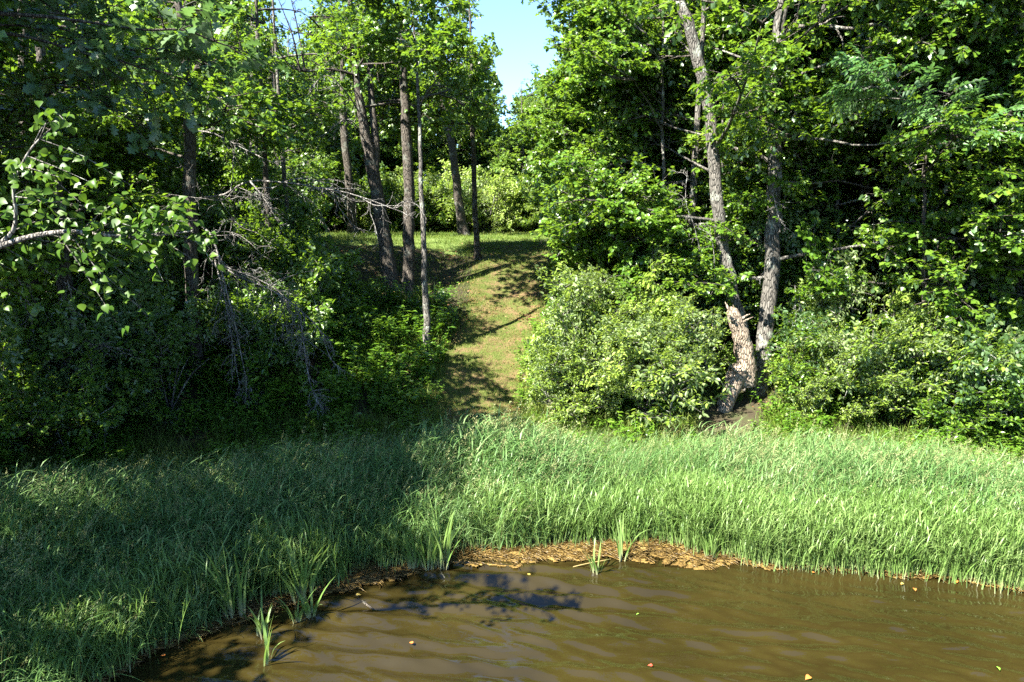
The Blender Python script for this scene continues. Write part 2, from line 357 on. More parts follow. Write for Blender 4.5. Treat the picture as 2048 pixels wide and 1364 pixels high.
# ------------------------------------------------------------------ instanced sprays: prototypes
PROTO = {}
def proto_set(key, meshes):
    c = bpy.data.collections.new(key)
    for me in meshes:
        o = bpy.data.objects.new(me.name, me); c.objects.link(o)
    ng = bpy.data.node_groups.new(key + '_scatter', 'GeometryNodeTree')
    ng.interface.new_socket('Geometry', in_out='INPUT', socket_type='NodeSocketGeometry'); ng.interface.new_socket('Geometry', in_out='OUTPUT', socket_type='NodeSocketGeometry')
    n, l = ng.nodes, ng.links
    gi, go = n.new('NodeGroupInput'), n.new('NodeGroupOutput')
    ci = n.new('GeometryNodeCollectionInfo'); ci.inputs[0].default_value = c; ci.inputs[1].default_value = True; ci.inputs[2].default_value = True
    ip = n.new('GeometryNodeInstanceOnPoints'); ip.inputs['Pick Instance'].default_value = True
    def na(nm, ty):
        a = n.new('GeometryNodeInputNamedAttribute'); a.data_type = ty; a.inputs[0].default_value = nm
        return next(o for o in a.outputs if o.enabled and o.name == 'Attribute')
    er = n.new('FunctionNodeEulerToRotation')
    l.new(gi.outputs[0], ip.inputs['Points']); l.new(ci.outputs[0], ip.inputs['Instance']); l.new(na('idx', 'INT'), ip.inputs['Instance Index'])
    l.new(na('rot', 'FLOAT_VECTOR'), er.inputs[0]); l.new(er.outputs[0], ip.inputs['Rotation']); l.new(na('scl', 'FLOAT'), ip.inputs['Scale'])
    l.new(ip.outputs[0], go.inputs[0])
    PROTO[key] = (ng, len(meshes))
def scatter(name, key, P, rot, scl, rg, parent=None):
    ng, k = PROTO[key]
    me = mesh_np(name, P, [], {'rot': np.asarray(rot, float).reshape(-1, 3), 'scl': np.asarray(scl, float), 'idx': rg.randint(0, k, len(P)).astype(int)})
    o = link(name, me, parent); md = o.modifiers.new('scatter', 'NODES'); md.node_group = ng
    o['kind'] = 'stuff'
    return o

def bough(name, seed, L, leaf, tp, lmat, bmat, ratio=.55, n_sec=9, rosette=6, per_tert=3, flat=.45, droop=.25, up=1.0, leafvar=.3, petiole=.02):
    """a leafy branch along +X: axis, side twigs, leaf clusters"""
    rg = np.random.RandomState(seed); mb = MB(); P = []; D = []; N = []
    def twig(p, d, l, r, n=5, sag=.0):
        pts = [p]; d = d.copy()
        for i in range(n - 1):
            d = unit(d + rg.normal(0, .16, 3) * np.array((1, 1, .7)) + np.array((0, 0, -sag / n))); pts.append(pts[-1] + d * l / (n - 1))
        pts = np.array(pts); tube(mb, pts, np.linspace(r, r * .35, n), 4, 1, cap=False); return pts, d
    ax, d0 = twig(np.zeros(3), unit(np.array((1, 0, .15))), L, .016 * L, 8, droop)
    ends = [(ax[-1], d0)]
    for i in range(n_sec):
        t = .12 + .85 * (i + rg.uniform(0, .6)) / n_sec; k = t * 7; a = int(k); p = ax[a] + (ax[min(a + 1, 7)] - ax[a]) * (k - a)
        sd = 1 if i % 2 else -1; ang = sd * rg.uniform(.6, 1.15)
        d = unit(np.array((math.cos(ang), math.sin(ang), rg.normal(.12, flat))))
        l = L * (.50 * (1 - .55 * t) + .08) * rg.uniform(.75, 1.25); s, ds = twig(p, d, l, .007 * L, 5, droop * .6); ends.append((s[-1], ds))
        for j in range(per_tert):
            q = s[rg.randint(1, 5)]; a2 = math.atan2(ds[1], ds[0]) + rg.choice((-1, 1)) * rg.uniform(.5, 1.2)
            d2 = unit(np.array((math.cos(a2), math.sin(a2), rg.normal(.15, flat)))); s2, d3 = twig(q, d2, l * rg.uniform(.3, .6), .004 * L, 3, .1); ends.append((s2[-1], d3)); ends.append(((s2[1] + s2[0]) / 2, d3))
    for p, d in ends:
        n = max(2, int(rosette * rg.uniform(.6, 1.4)))
        for q in range(n):
            a = rg.uniform(0, 6.28); rad = np.array((math.cos(a), math.sin(a), rg.normal(0, .35)))
            dd = unit(rad * 1.0 + d * .7 + np.array((0, 0, -.25))); P.append(p + dd * petiole + d * rg.uniform(-.16, .02) * L * .35 + rg.normal(0, .03, 3)); D.append(dd)
            N.append(unit(np.array((rg.normal(0, .45), rg.normal(0, .45), up)) + d * .15))
    n = len(P); ln = leaf * rg.uniform(1 - leafvar, 1 + leafvar, n)
    leaves(mb, tp, np.array(P), np.array(D), np.array(N), ln, ln * ratio * 2 * .5, rg.uniform(0, 1, n))
    return mb.mesh(name, [M[lmat], M[bmat]])
proto_set('oak', [bough('oak_bough', 10 + i, 2.0, .165, L_OAK, 'oak', 'bark', 1.0 * .75, 10, 6, 2) for i in range(7)])
proto_set('oak_near', [bough('oak_bough_near', 30 + i, 1.6, .23, L_OAKF, 'oak_pale', 'bark', .75, 7, 4, 1) for i in range(3)])
proto_set('far', [bough('distant_bough', 40 + i, 2.2, .17, L_RHOMB, 'far', 'bark', .9, 10, 7, 3, flat=.55) for i in range(6)])
proto_set('maple', [bough('maple_bough', 50 + i, 1.8, .12, L_OVAL, 'shrub', 'bark_grey', .85, 10, 8, 3, flat=.4, droop=.35) for i in range(6)])
proto_set('willow', [bough('willow_bough', 60 + i, 1.25, .085, L_OVAL, 'willow', 'bark_grey', .5, 14, 8, 3, flat=.4, droop=.05, up=.7) for i in range(6)])
proto_set('shrub', [bough('shrub_bough', 70 + i, 1.1, .095, L_OVAL, 'shrub', 'bark_grey', .6, 11, 7, 3, flat=.45, droop=.1, up=.9) for i in range(6)])
def ash_bough(name, seed):
    rg = np.random.RandomState(seed); mb = MB(); L = 1.5
    ax = smooth_path([(0, 0, 0), (.5, rg.normal(0, .06), .12), (1.0, rg.normal(0, .1), .15), (1.5, rg.normal(0, .15), .05)], 9); tube(mb, ax, np.linspace(.02, .006, 9), 5, 1)
    P, D, N = [], [], []
    def compound(p, a, el):
        d = unit(np.array((math.cos(a), math.sin(a), el))); l = rg.uniform(.42, .6); sag = rg.uniform(.3, .8)
        pts = np.array([p + d * l * t + np.array((0, 0, -sag * l * t * t * .6)) for t in np.linspace(0, 1, 6)]); tube(mb, pts, .003, 3, 1, cap=False)
        T = unit(np.gradient(pts, axis=0)); up = unit(np.array((rg.normal(0, .3), rg.normal(0, .3), 1)))
        for i in (2, 3, 4):
            s = unit(np.cross(up, T[i]))
            for sg in (-1, 1): P.append(pts[i]); D.append(unit(s * sg + T[i] * .75 + np.array((0, 0, -.15)))); N.append(up + rg.normal(0, .2, 3))
        P.append(pts[5]); D.append(T[5]); N.append(up)
    for i in range(9):
        k = 2 + i * 6 / 8.; a = int(min(k, 7)); p = ax[a]
        for sg in (-1, 1): compound(p, sg * rg.uniform(.4, 1.4), rg.uniform(0, .6))
        if i % 2: 
            sd = rg.choice((-1, 1)); q = p + np.array((.25, sd * .35, .1)); tube(mb, np.array((p, (p + q) / 2 + np.array((0, 0, .04)), q)), .005, 4, 1)
            for u in range(5): compound(q, sd * .8 + rg.uniform(-1.3, 1.3), rg.uniform(0, .7))
    n = len(P); ln = rg.uniform(.13, .19, n); leaves(mb, L_LANCE, np.array(P), np.array(D), np.array(N), ln, ln * .46, rg.uniform(0, 1, n))
    return mb.mesh(name, [M['ash'], M['bark_grey']])
proto_set('ash', [ash_bough('ash_bough', 80 + i) for i in range(4)])
def herb(name, seed, h=.6, leaf=.10, ns=7, lm='herb', ratio=.6):
    rg = np.random.RandomState(seed); mb = MB(); P, D, N = [], [], []
    for s in range(ns):
        a = rg.uniform(0, 6.28); hh = h * rg.uniform(.5, 1.15); b = np.array((rg.normal(0, .12), rg.normal(0, .12), -.05)); e = np.array((math.cos(a) * hh * .4, math.sin(a) * hh * .4, hh)) + b
        pts = smooth_path([b, (b + e) / 2 + np.array((0, 0, hh * .12)), e], 5); tube(mb, pts, np.linspace(.006, .003, 5), 3, 0, cap=False)
        for k in range(9):
            t = .2 + .8 * k / 8; p = pts[min(4, int(t * 4))] + (pts[min(4, int(t * 4) + 1)] - pts[min(4, int(t * 4))]) * (t * 4 % 1)
            for q in range(2 if k < 8 else 4):
                c = rg.uniform(0, 6.28); P.append(p); D.append(unit(np.array((math.cos(c), math.sin(c), rg.uniform(-.1, .5))))); N.append(np.array((rg.normal(0, .35), rg.normal(0, .35), 1)))
    n = len(P); ln = leaf * rg.uniform(.6, 1.3, n); leaves(mb, L_OVAL, np.array(P), np.array(D), np.array(N), ln, ln * ratio, rg.uniform(0, 1, n))
    return mb.mesh(name, [M[lm]])
proto_set('herb', [herb('herb_tuft', 90 + i, .55 + .12 * (i % 3), .085 + .02 * (i % 2)) for i in range(6)])
def ribbons(mb, B, az, h, lean, droop, w, tint, segs=5, m=0, sd=None, t0=0.0):
    n = len(B); t = np.linspace(0, 1, segs + 1); H = np.stack((np.cos(az), np.sin(az), 0 * az), 1)
    z = h[:, None] * (t - droop[:, None] * t ** 3); r = h[:, None] * (lean[:, None] * t * .4 + lean[:, None] * .8 * t ** 2 + droop[:, None] * .7 * t ** 3)
    C = B[:, None] + H[:, None] * r[..., None]; C[..., 2] += z
    sa = az + math.pi / 2 + (0 if sd is None else sd); S = np.stack((np.cos(sa), np.sin(sa), 0 * sa), 1)
    ww = w[:, None] * (np.minimum(1, .55 + t * 2) * (1 - t ** 2.2) + .03)
    Lv = C - S[:, None] * ww[..., None] / 2; Rv = C + S[:, None] * ww[..., None] / 2
    V = np.stack((Lv, Rv), 2).reshape(-1, 3); per = (segs + 1) * 2
    k = np.arange(segs) * 2; q = np.stack((k, k + 1, k + 3, k + 2), 1); F = (q[None] + (np.arange(n) * per)[:, None, None]).reshape(-1, 4)
    mb.add(V, [F], m, np.tile(np.repeat(t0 + (1 - t0) * t, 2), n), np.repeat(tint, per))
    return C
def reed_tuft(name, seed, n=8, h=1.35, spread=.20, heads=3, wind=.25, w=.024, up=False, mt='reed', ns=8):
    """upright stems that carry arching leaves along their length, a few basal blades, seed heads on some stems"""
    rg = np.random.RandomState(seed); mb = MB()
    B = np.stack((rg.normal(0, spread, n), rg.normal(0, spread, n), np.full(n, -.04)), 1); az = rg.uniform(0, 6.28, n)
    ribbons(mb, B, az, h * rg.uniform(.35, .9, n), np.abs(rg.normal(.3, .24, n)) * (.5 if up else 1), np.clip(rg.normal(.28, .3, n), 0, .85) * (.45 if up else 1), w * rg.choice((.7, 1, 1.4), n), rg.uniform(0, 1, n), 6, 0, rg.uniform(-1.2, 1.2, n))
    sh = h * rg.uniform(.6, 1.1, ns); Bs = np.stack((rg.normal(0, spread, ns), rg.normal(0, spread, ns), np.full(ns, -.04)), 1); azs = np.arctan2(rg.normal(0, 1, ns), rg.normal(wind * 3, 1, ns)); ls = np.abs(rg.normal(.12, .09, ns))
    C = ribbons(mb, Bs, azs, sh, ls, np.full(ns, .04), np.full(ns, .015), rg.uniform(.1, .9, ns), 6, 0, rg.uniform(-1.5, 1.5, ns))
    P, A, Hh, T0 = [], [], [], []
    for i in range(ns):
        a0 = rg.uniform(0, 6.28)
        for k in range(6):
            u = (.5 if up else .28) + (.46 if up else .68) * k / 5 + rg.uniform(-.04, .04); j = min(5, int(u * 6)); P.append(C[i, j] + (C[i, j + 1] - C[i, j]) * (u * 6 - j)); A.append(a0 + k * 3.14 + rg.normal(0, .7)); Hh.append(h * rg.uniform(.17, .30) * (1.1 - .35 * abs(u - .6))); T0.append(u)
    m_ = len(P); A = np.arctan2(np.sin(A), np.cos(A) + wind * 1.2)
    ribbons(mb, np.array(P), A, np.array(Hh), np.abs(rg.normal(.72, .35, m_)) * (.55 if up else 1), np.clip(rg.normal(.45, .3, m_), 0, 1.1) * (.5 if up else 1), w * .78 * rg.uniform(.6, 1.3, m_), rg.uniform(0, 1, m_), 4, 0, rg.uniform(-.7, .7, m_), t0=.4)
    if not up:
        k = 2; ribbons(mb, np.stack((rg.normal(0, spread, k), rg.normal(0, spread, k), np.zeros(k)), 1), rg.uniform(0, 6.28, k), h * np.array((rg.uniform(.3, .6), rg.uniform(.7, 1.1))), np.array((rg.uniform(.3, .8), rg.uniform(.05, .25))), np.array((rg.uniform(.2, .6), .05)), np.full(k, w * .5), rg.uniform(0, 1, k), 5, 2)
    if heads:
        k = heads; Bh = np.stack((rg.normal(0, spread, k), rg.normal(0, spread, k), np.zeros(k)), 1); azh = rg.normal(.0, .6, k)
        C = ribbons(mb, Bh, azh, h * rg.uniform(1.1, 1.35, k), np.abs(rg.normal(.14, .08, k)), np.full(k, .12), np.full(k, .008), rg.uniform(.3, .8, k), 5, 1, t0=.4)
        P, D, N = [], [], []
        for c in C:
            a, b = c[-2], c[-1]; ax = unit(b - a)
            for u in range(18):
                s = rg.uniform(.1, 1.05); q = a + (b - a) * s; ra = rg.uniform(0, 6.28); rd = np.array((math.cos(ra), math.sin(ra), .2)); wd = .04 * (1.15 - s) / .8
                P.append(q + rd * rg.uniform(.2, 1) * wd); D.append(unit(ax + rd * .5)); N.append(rg.normal(0, 1, 3))
        n2 = len(P); leaves(mb, L_RHOMB, np.array(P), np.array(D), np.array(N), rg.uniform(.025, .05, n2), .013, rg.uniform(0, 1, n2), 1)
    return mb.mesh(name, [M[mt], M['seed'], M['straw']])
proto_set('reed', [reed_tuft('reed_tuft', 100 + i, heads=(1, 1, 2, 2, 0, 1, 1, 2, 0, 3)[i]) for i in range(10)])
proto_set('edge_reed', [reed_tuft('edge_reed_tuft', 120 + i, 7, 1.1, .13, 0, .1, .022, True, 'sedge', 8) for i in range(6)])
def turf(name, seed, n=26, h=.09, mt='turf', w=.008, sp=.16):
    rg = np.random.RandomState(seed); mb = MB()
    ribbons(mb, np.stack((rg.normal(0, sp, n), rg.normal(0, sp, n), np.full(n, -.01)), 1), rg.uniform(0, 6.28, n), h * rg.uniform(.5, 1.4, n), rg.uniform(.1, .7, n), rg.uniform(0, .4, n), np.full(n, w), rg.uniform(0, 1, n), 3)
    return mb.mesh(name, [M[mt]])
proto_set('turf', [turf('turf_tuft', 140 + i) for i in range(4)])
proto_set('tallgrass', [turf('grass_tuft', 150 + i, 24, .38, 'turf', .010, .10) for i in range(4)])
def litter(name, seed, n=14):
    rg = np.random.RandomState(seed); mb = MB(); P = np.stack((rg.normal(0, .2, n), rg.normal(0, .2, n), rg.uniform(.005, .035, n)), 1); a = rg.uniform(0, 6.28, n)
    ln = rg.uniform(.06, .12, n); leaves(mb, L_OAK, P, np.stack((np.cos(a), np.sin(a), rg.normal(0, .25, n)), 1), np.stack((rg.normal(0, .4, n), rg.normal(0, .4, n), np.ones(n)), 1), ln, ln * .7, rg.uniform(0, 1, n))
    return mb.mesh(name, [M['brown_leaf']])
proto_set('litter', [litter('leaf_litter_patch', 160 + i) for i in range(4)])
#SPLIT
# ------------------------------------------------------------------ openings in the foliage that the place has, and holes cut for sunlight
GAP = [(950, -400), (1068, -400), (1060, 0), (1010, 22), (1010, 46), (1085, 42), (1150, 10), (1158, 60), (1112, 92), (1092, 140), (1050, 168), (1034, 220), (1024, 268), (1006, 260), (1000, 200), (992, 130), (960, 90)]
GAP2 = [(545, -300), (612, -300), (612, 60), (592, 120), (566, 90), (545, 40)]
FARVIEW = [(958, 275), (1036, 275), (1058, 330), (1075, 400), (1120, 458), (958, 458)]
CORRIDOR = [(615, 440), (1010, 440), (1150, 450), (1110, 500), (1112, 590), (1070, 700), (1050, 860), (868, 870), (858, 790), (930, 640), (940, 520), (800, 512), (640, 505)]
TRUNKWIN = [  # (polygon, depth): trunks that show through, nothing leafy nearer than depth
    ([(683, 250), (706, 250), (716, 480), (694, 480)], 38), ([(720, 210), (752, 210), (775, 330), (800, 620), (768, 620), (735, 330)], 25.5),
    ([(803, 160), (826, 160), (832, 620), (806, 620)], 25.5), ([(836, 250), (852, 250), (868, 720), (846, 720)], 21.5), ([(940, 220), (954, 220), (966, 525), (946, 525)], 29),
    ([(905, 380), (920, 380), (942, 480), (916, 480)], 38), ([(368, 520), (400, 520), (418, 840), (384, 840)], 19), ([(360, 150), (392, 150), (392, 330), (362, 330)], 19),
    ([(1426, 440), (1456, 440), (1500, 640), (1520, 770), (1430, 880), (1400, 880), (1440, 740), (1446, 600)], 19.5), ([(1524, 480), (1564, 480), (1556, 640), (1532, 770), (1500, 770)], 20),
    ([(1538, 300), (1560, 300), (1562, 400), (1540, 400)], 19.6), ([(1550, 20), (1578, 20), (1572, 120), (1550, 120)], 19.6), ([(1416, 330), (1432, 330), (1442, 400), (1426, 400)], 20),
    ([(1712, 260), (1752, 260), (1752, 420), (1712, 420)], 22), ([(1712, 500), (1778, 500), (1778, 680), (1712, 680)], 22), ([(1204, 150), (1222, 150), (1222, 220), (1206, 220)], 24),
    ([(1356, 300), (1394, 300), (1402, 500), (1366, 500)], 26), ([(1648, 40), (1680, 40), (1684, 190), (1654, 190)], 24), ([(1672, 400), (1698, 400), (1702, 500), (1678, 500)], 24)]
def clear(P):
    """mask of points that keep the openings open"""
    P = np.atleast_2d(P); q = proj(P); bad = inpoly(q, GAP) | inpoly(q, GAP2)
    bad |= (inpoly(q, CORRIDOR) | inpoly(q, FARVIEW)) & (P[:, 1] < 47)
    for poly, dep in TRUNKWIN: bad |= inpoly(q, poly) & (P[:, 1] < dep)
    return ~bad & (P[:, 1] > 1.5)
def bough_ok(P, rot, scl, L):
    """sample each bough's body"""
    y = rot[:, 2]; pt = -rot[:, 1]; d = np.stack((np.cos(y) * np.cos(pt), np.sin(y) * np.cos(pt), np.sin(pt)), 1); s = np.stack((-np.sin(y), np.cos(y), 0 * y), 1)
    ok = np.ones(len(P), bool)
    for a, b, c in ((.0, 0, 0), (.3, .18, 0), (.3, -.18, 0), (.65, .22, .06), (.65, -.22, -.06), (1.0, 0, 0), (.9, .2, 0), (.9, -.2, 0), (.5, 0, -.1)):
        ok &= clear(P + (d * a + s * b + np.array((0, 0, c))) * (L * scl)[:, None])
    return ok
SV = np.array(S_DIR)
def sun_cutout(P):  # holes shaped to steer sunlight, thinning out-of-frame boughs harder
    """True where boughs are left out to let sun onto chosen ground"""
    P = np.atleast_2d(P); t = np.zeros(len(P)); up = .8
    for _ in range(3):
        G = P - SV * t[:, None]; t = t + (G[:, 2] - zt(G[:, 0], G[:, 1]) - up) / SV[2] * .9
    G = P - SV * t[:, None]; x, y = G[:, 0], G[:, 1]
    f = np.zeros(len(P))
    f = np.where((x > -8.2) & (x < -2.0) & (y > 18.5) & (y < 31), .72, f)
    f = np.where((x > -2.8) & (x < 2.6) & (y > 17.5) & (y < 31), .56 + .16 * vnoise(x, y, 5.0, 93), f)
    f = np.where((x > -13) & (x < 9) & (y >= 31) & (y < 58) & (t > 4.5), .78, f)
    f = np.where((x > 2.2) & (x < 12) & (y > 15) & (y < 31) & (t > 5), .54, f)
    f = np.where((x > -16) & (x <= -8.2) & (y > 14.5) & (y < 31), .42, f); f = np.where((x > -1.2) & (y < 18), 1.0, f)
    f = np.where((x > -5.2) & (x < -1.2) & (y > 8.8) & (y < 11.6), .42, f)
    f = np.where((x > -8) & (x < -3.5) & (y > 11.6) & (y < 18.5), .22, f)
    q = proj(P); seen = (q[:, 0] > 0) & (q[:, 0] < 2048) & (q[:, 1] > 0) & (q[:, 1] < 1364) & (P[:, 1] > 3)
    f = f * np.where(seen, .78, 1.25)
    nz = vnoise(x, y, 1.25, 91) * .36 + vnoise(x, y, 2.6, 92) * .20 + .5
    return (nz < f) & (t > 1.6) & (vnoise(P[:, 0] + P[:, 2], P[:, 1], 9.0, 94) < .55)
BL = {'oak': 2.0, 'oak_near': 1.5, 'far': 2.2, 'maple': 1.8, 'willow': 1.25, 'shrub': 1.1, 'ash': 1.5}
FOL = {'crown': 0}

# ------------------------------------------------------------------ trees
def crown_points(base, tip_fn, h0, H, reach, nl, kind, rg, per=4, dens=1.0, side=None, elev=(.15, .7), limb_r=.05):
    """limbs out of a trunk and leafy boughs along them"""
    P, Rt, Sc, limbs = [], [], [], []
    az0 = rg.uniform(0, 6.28)
    for i in range(nl):
        t = (i + rg.uniform(0, .8)) / nl; h = h0 + (H - h0) * t; az = az0 + i * 2.4 + rg.normal(0, .3)
        if side is not None and rg.rand() < .65: az = side + rg.normal(0, .7)
        el = elev[0] + (elev[1] - elev[0]) * t + rg.normal(0, .12)
        l = reach * (.55 + .6 * math.sin(math.pi * min(1, .25 + t * .72))) * rg.uniform(.7, 1.15)
        p0 = tip_fn(h); d = np.array((math.cos(az) * math.cos(el), math.sin(az) * math.cos(el), math.sin(el)))
        pts = [p0]; dd = d.copy()
        for k in range(6): dd = unit(dd + rg.normal(0, .12, 3) + np.array((0, 0, -.03))); pts.append(pts[-1] + dd * l / 6)
        pts = np.array(pts); LP, LR, LS = [], [], []
        nb = max(2, int(per * (.6 + l / reach * .5)))
        for b in range(nb):
            u = .32 + .68 * b / (nb - 1); k = min(5, int(u * 6)); q = pts[k] + (pts[k + 1] - pts[k]) * (u * 6 - k)
            for rep in range(2 if b < nb - 1 else 3):
                a2 = az + (0 if (b == nb - 1 and rep == 0) else (1 if rep == 0 else -1) * rg.uniform(.4, 1.2))
                LP.append(q); LR.append((rg.normal(0, .25), -(el * .5 + rg.normal(0, .22)), a2)); LS.append(rg.uniform(.75, 1.2))
        LP, LR, LS = np.array(LP), np.array(LR), np.array(LS)
        keep = bough_ok(LP, LR, LS, BL[kind]) & ~(sum(sun_cutout(LP + np.stack((np.cos(LR[:, 2] + o), np.sin(LR[:, 2] + o), 0 * LR[:, 2]), 1) * f_ * BL[kind]).astype(int) for f_, o in ((.05, 0), (.55, .3), (.6, -.3), (1.0, 0))) >= 2) & (rg.rand(len(LP)) < dens)
        if keep.mean() > .3:
            limbs.append((pts, limb_r * (.45 + .6 * (1 - t)) * l / reach)); P.append(LP[keep]); Rt.append(LR[keep]); Sc.append(LS[keep])
    if not P: return None
    return np.concatenate(P), np.concatenate(Rt), np.concatenate(Sc), limbs
NTREE = [0]
def tree(name, label, cat, group, spine, rads, h0, reach, nl, kind, seed, bark='bark', per=4, dens=1.0, sides=12, split_limbs=True, side=None, extra=None, scale=1.0, elev=(.15, .7)):
    """spine: world points from the ground up; h0: height (above the ground) where the leaves begin"""
    rg = np.random.RandomState(seed); spine = np.asarray(spine, float); base = spine[0].copy()
    n = max(8, int(len(spine) * 4)) if split_limbs else 8
    S = smooth_path(spine, n); rel = S - base; u = np.linspace(0, 1, n); rad = np.interp(u, np.linspace(0, 1, len(rads)), rads)
    if split_limbs: rad = rad * (1 + .55 * np.exp(-np.maximum(rel[:, 2], 0) / .22)); S[1:-1, :2] += rg.normal(0, .02, (n - 2, 2)); rel = S - base
    zz = np.maximum.accumulate(rel[:, 2])
    def tip(h): return np.array((np.interp(h, zz, rel[:, 0]), np.interp(h, zz, rel[:, 1]), min(h, zz[-1])))+base
    root = empty(name, base, label, cat, group)
    mb = MB(); tube(mb, rel, rad, sides, 0, .05, rg, lobes=.22 if split_limbs else 0)
    c = crown_points(base, tip, h0, zz[-1], reach, nl, kind, rg, per, dens, side, elev) if nl else None
    if c:
        P, Rt, Sc, limbs = c
        for pts, r in limbs:
            if split_limbs:
                lb = MB(); tube(lb, smooth_path(pts - base, 9), np.linspace(r, r * .25, 9), 6, 0, .06, rg); link('limb', lb.mesh('limb', [M[bark]], True), root)
            else: tube(mb, pts - base, np.linspace(r, r * .25, len(pts)), 4)
        if extra is not None:
            P = np.vstack((P, extra[0])); Rt = np.vstack((Rt, extra[1])); Sc = np.concatenate((Sc, extra[2]))
        scatter('crown', kind, P - base, Rt, Sc * scale, rg, root)
    link('trunk', mb.mesh('trunk', [M[bark]], True), root)
    return root, rel, tip
def trunk_px(px, Y, top=16, dY=0.0):
    """px: list of pixel points upward; continues above the frame to height `top`"""
    P = [at(a, b, Y) for a, b in px]; g = zt(P[0][0], Y); 
    b0 = P[0].copy(); d = unit(P[1] - P[0]); 
    if b0[2] > g: b0 = b0 + d * ((g - b0[2]) / d[2])
    b0[2] = min(b0[2], g) ; b0[2] = g - .12
    P = [b0] + [p for p in P if p[2] > g + .6]
    d = unit(P[-1] - P[-2]) ; d = unit(d + np.array((0, 0, .8)))
    while P[-1][2] < g + top - 1: P.append(P[-1] + d * min(3.0, g + top - P[-1][2]))
    return np.array(P)

GL = 'trees at the foot of the left bank'; GM = 'bare lower trunks left of the path'; GR = 'trees on the right bank'
def pxw(w, Y): return w * Y / FPX / 2 * 1.02   # pixel width of a trunk -> radius

# left of the path
T_LICHEN = tree('oak_tree', 'dark straight trunk with a pale lichen patch, behind the hanging dead branches', 'tree', GL, trunk_px([(402, 835), (392, 700), (383, 560), (379, 400), (376, 200), (362, 60)], 19.0, 12), [pxw(30, 19), pxw(27, 19), pxw(24, 19), .12, .06], 6.0, 3.4, 16, 'oak', 201, dens=.9)
tree('oak_tree', 'dark slim trunk nearest the left edge with tangled dead twigs', 'tree', GL, trunk_px([(78, 895), (72, 700), (60, 480), (50, 200), (45, 0)], 17.4, 11.5), [pxw(24, 17.4), pxw(20, 17.4), .11, .05], 4.6, 3.2, 16, 'oak', 202)
tree('oak_tree', 'thin dark trunk in the shade between the lichen trunk and the left edge', 'tree', GL, trunk_px([(290, 720), (276, 600), (262, 420), (250, 200)], 22, 10.5), [.11, .09, .07, .04], 4.5, 2.8, 14, 'oak', 203)
tree('oak_tree', 'brown trunk standing on the lawn edge above the left bank', 'tree', GM, trunk_px([(706, 474), (698, 360), (687, 240), (684, 60)], 38, 11), [pxw(18, 38), pxw(15, 38), .2, .06], 5.5, 3.4, 13, 'oak', 204)
_fork = trunk_px([(786, 606), (772, 500), (756, 400), (742, 325), (730, 260), (712, 150), (700, 0)], 25.3, 11.5)
tf, _r, _t = tree('forked_oak_tree', 'leaning brown trunk that forks in two, left of its straight neighbour', 'tree', GM, _fork, [pxw(30, 25.3), pxw(27, 25.3), pxw(24, 25.3), pxw(18, 25.3), .1, .05], 6.2, 3.0, 14, 'oak', 205, dens=.85)
fb = MB(); fp = np.array([at(a, b, 25.3 + .15 * i) for i, (a, b) in enumerate([(748, 350), (752, 290), (744, 210), (740, 120), (745, -40), (750, -160)])]) - np.array(tf.location)
tube(fb, smooth_path(fp, 16), np.linspace(pxw(18, 25.3), .06, 16), 10, 0, .05, np.random.RandomState(1)); link('fork_stem', fb.mesh('fork_stem', [M['bark']], True), tf)
tree('oak_tree', 'straight brown trunk right beside the leaning forked trunk', 'tree', GM, trunk_px([(818, 605), (818, 480), (818, 380), (812, 220), (803, 90), (790, -40)], 25.3, 11.5), [pxw(25, 25.3), pxw(22, 25.3), pxw(20, 25.3), .12, .05], 6.6, 3.2, 14, 'oak', 206)
tree('maple_tree', 'slender pale grey trunk with lichen spots at the left edge of the path', 'tree', GM, trunk_px([(858, 712), (852, 600), (847, 480), (842, 330), (836, 180), (826, 20)], 21.6, 10.5), [pxw(16, 21.6), pxw(12, 21.6), pxw(9, 21.6), .05, .03], 5.9, 2.2, 11, 'maple', 207, bark='bark_grey')
tree('oak_tree', 'leaning trunk with a flared foot on the lawn behind the slim trunk', 'tree', GM, trunk_px([(928, 470), (920, 420), (905, 300), (880, 180), (860, 60)], 40, 11), [pxw(22, 40), pxw(16, 40), .18, .07], 5.5, 3.2, 12, 'oak', 208)
tree('maple_tree', 'slim dark trunk standing alone at the top of the path', 'tree', GM, trunk_px([(956, 522), (950, 420), (946, 300), (944, 200), (941, 90), (938, -30)], 29, 10.5), [pxw(13, 29), pxw(10, 29), pxw(9, 29), .06, .03], 5.6, 2.3, 13, 'oak', 209, side=R(160))
# right bank
T_BIG = tree('oak_tree', 'tall straight grey trunk just right of the broken stub, sunlit at its foot', 'tree', GR, trunk_px([(1512, 785), (1528, 690), (1541, 560), (1548, 430), (1550, 250), (1554, 120), (1566, 0)], 19.6, 15), [pxw(36, 19.6), pxw(31, 19.6), pxw(27, 19.6), pxw(25, 19.6), .14, .07], 3.2, 3.6, 20, 'oak', 210, bark='bark_grey', dens=1.0)
tree('oak_tree', 'grey trunk leaning left above the broken stub with a patch of pale lichen', 'tree', GR, trunk_px([(1508, 770), (1478, 640), (1455, 540), (1440, 450), (1428, 330), (1412, 180), (1380, 60), (1356, -20)], 20.0, 14.5), [pxw(31, 20), pxw(26, 20), pxw(24, 20), pxw(22, 20), pxw(20, 20), .07], 3.4, 3.4, 17, 'oak', 211, bark='bark_grey', dens=1.0)
tree('oak_tree', 'dark trunk in the shade left behind the leaning grey trunk', 'tree', GR, trunk_px([(1390, 560), (1381, 480), (1374, 380), (1368, 280), (1360, 60)], 26, 14), [pxw(24, 26), pxw(21, 26), .15, .06], 6.5, 3.2, 14, 'oak', 212)
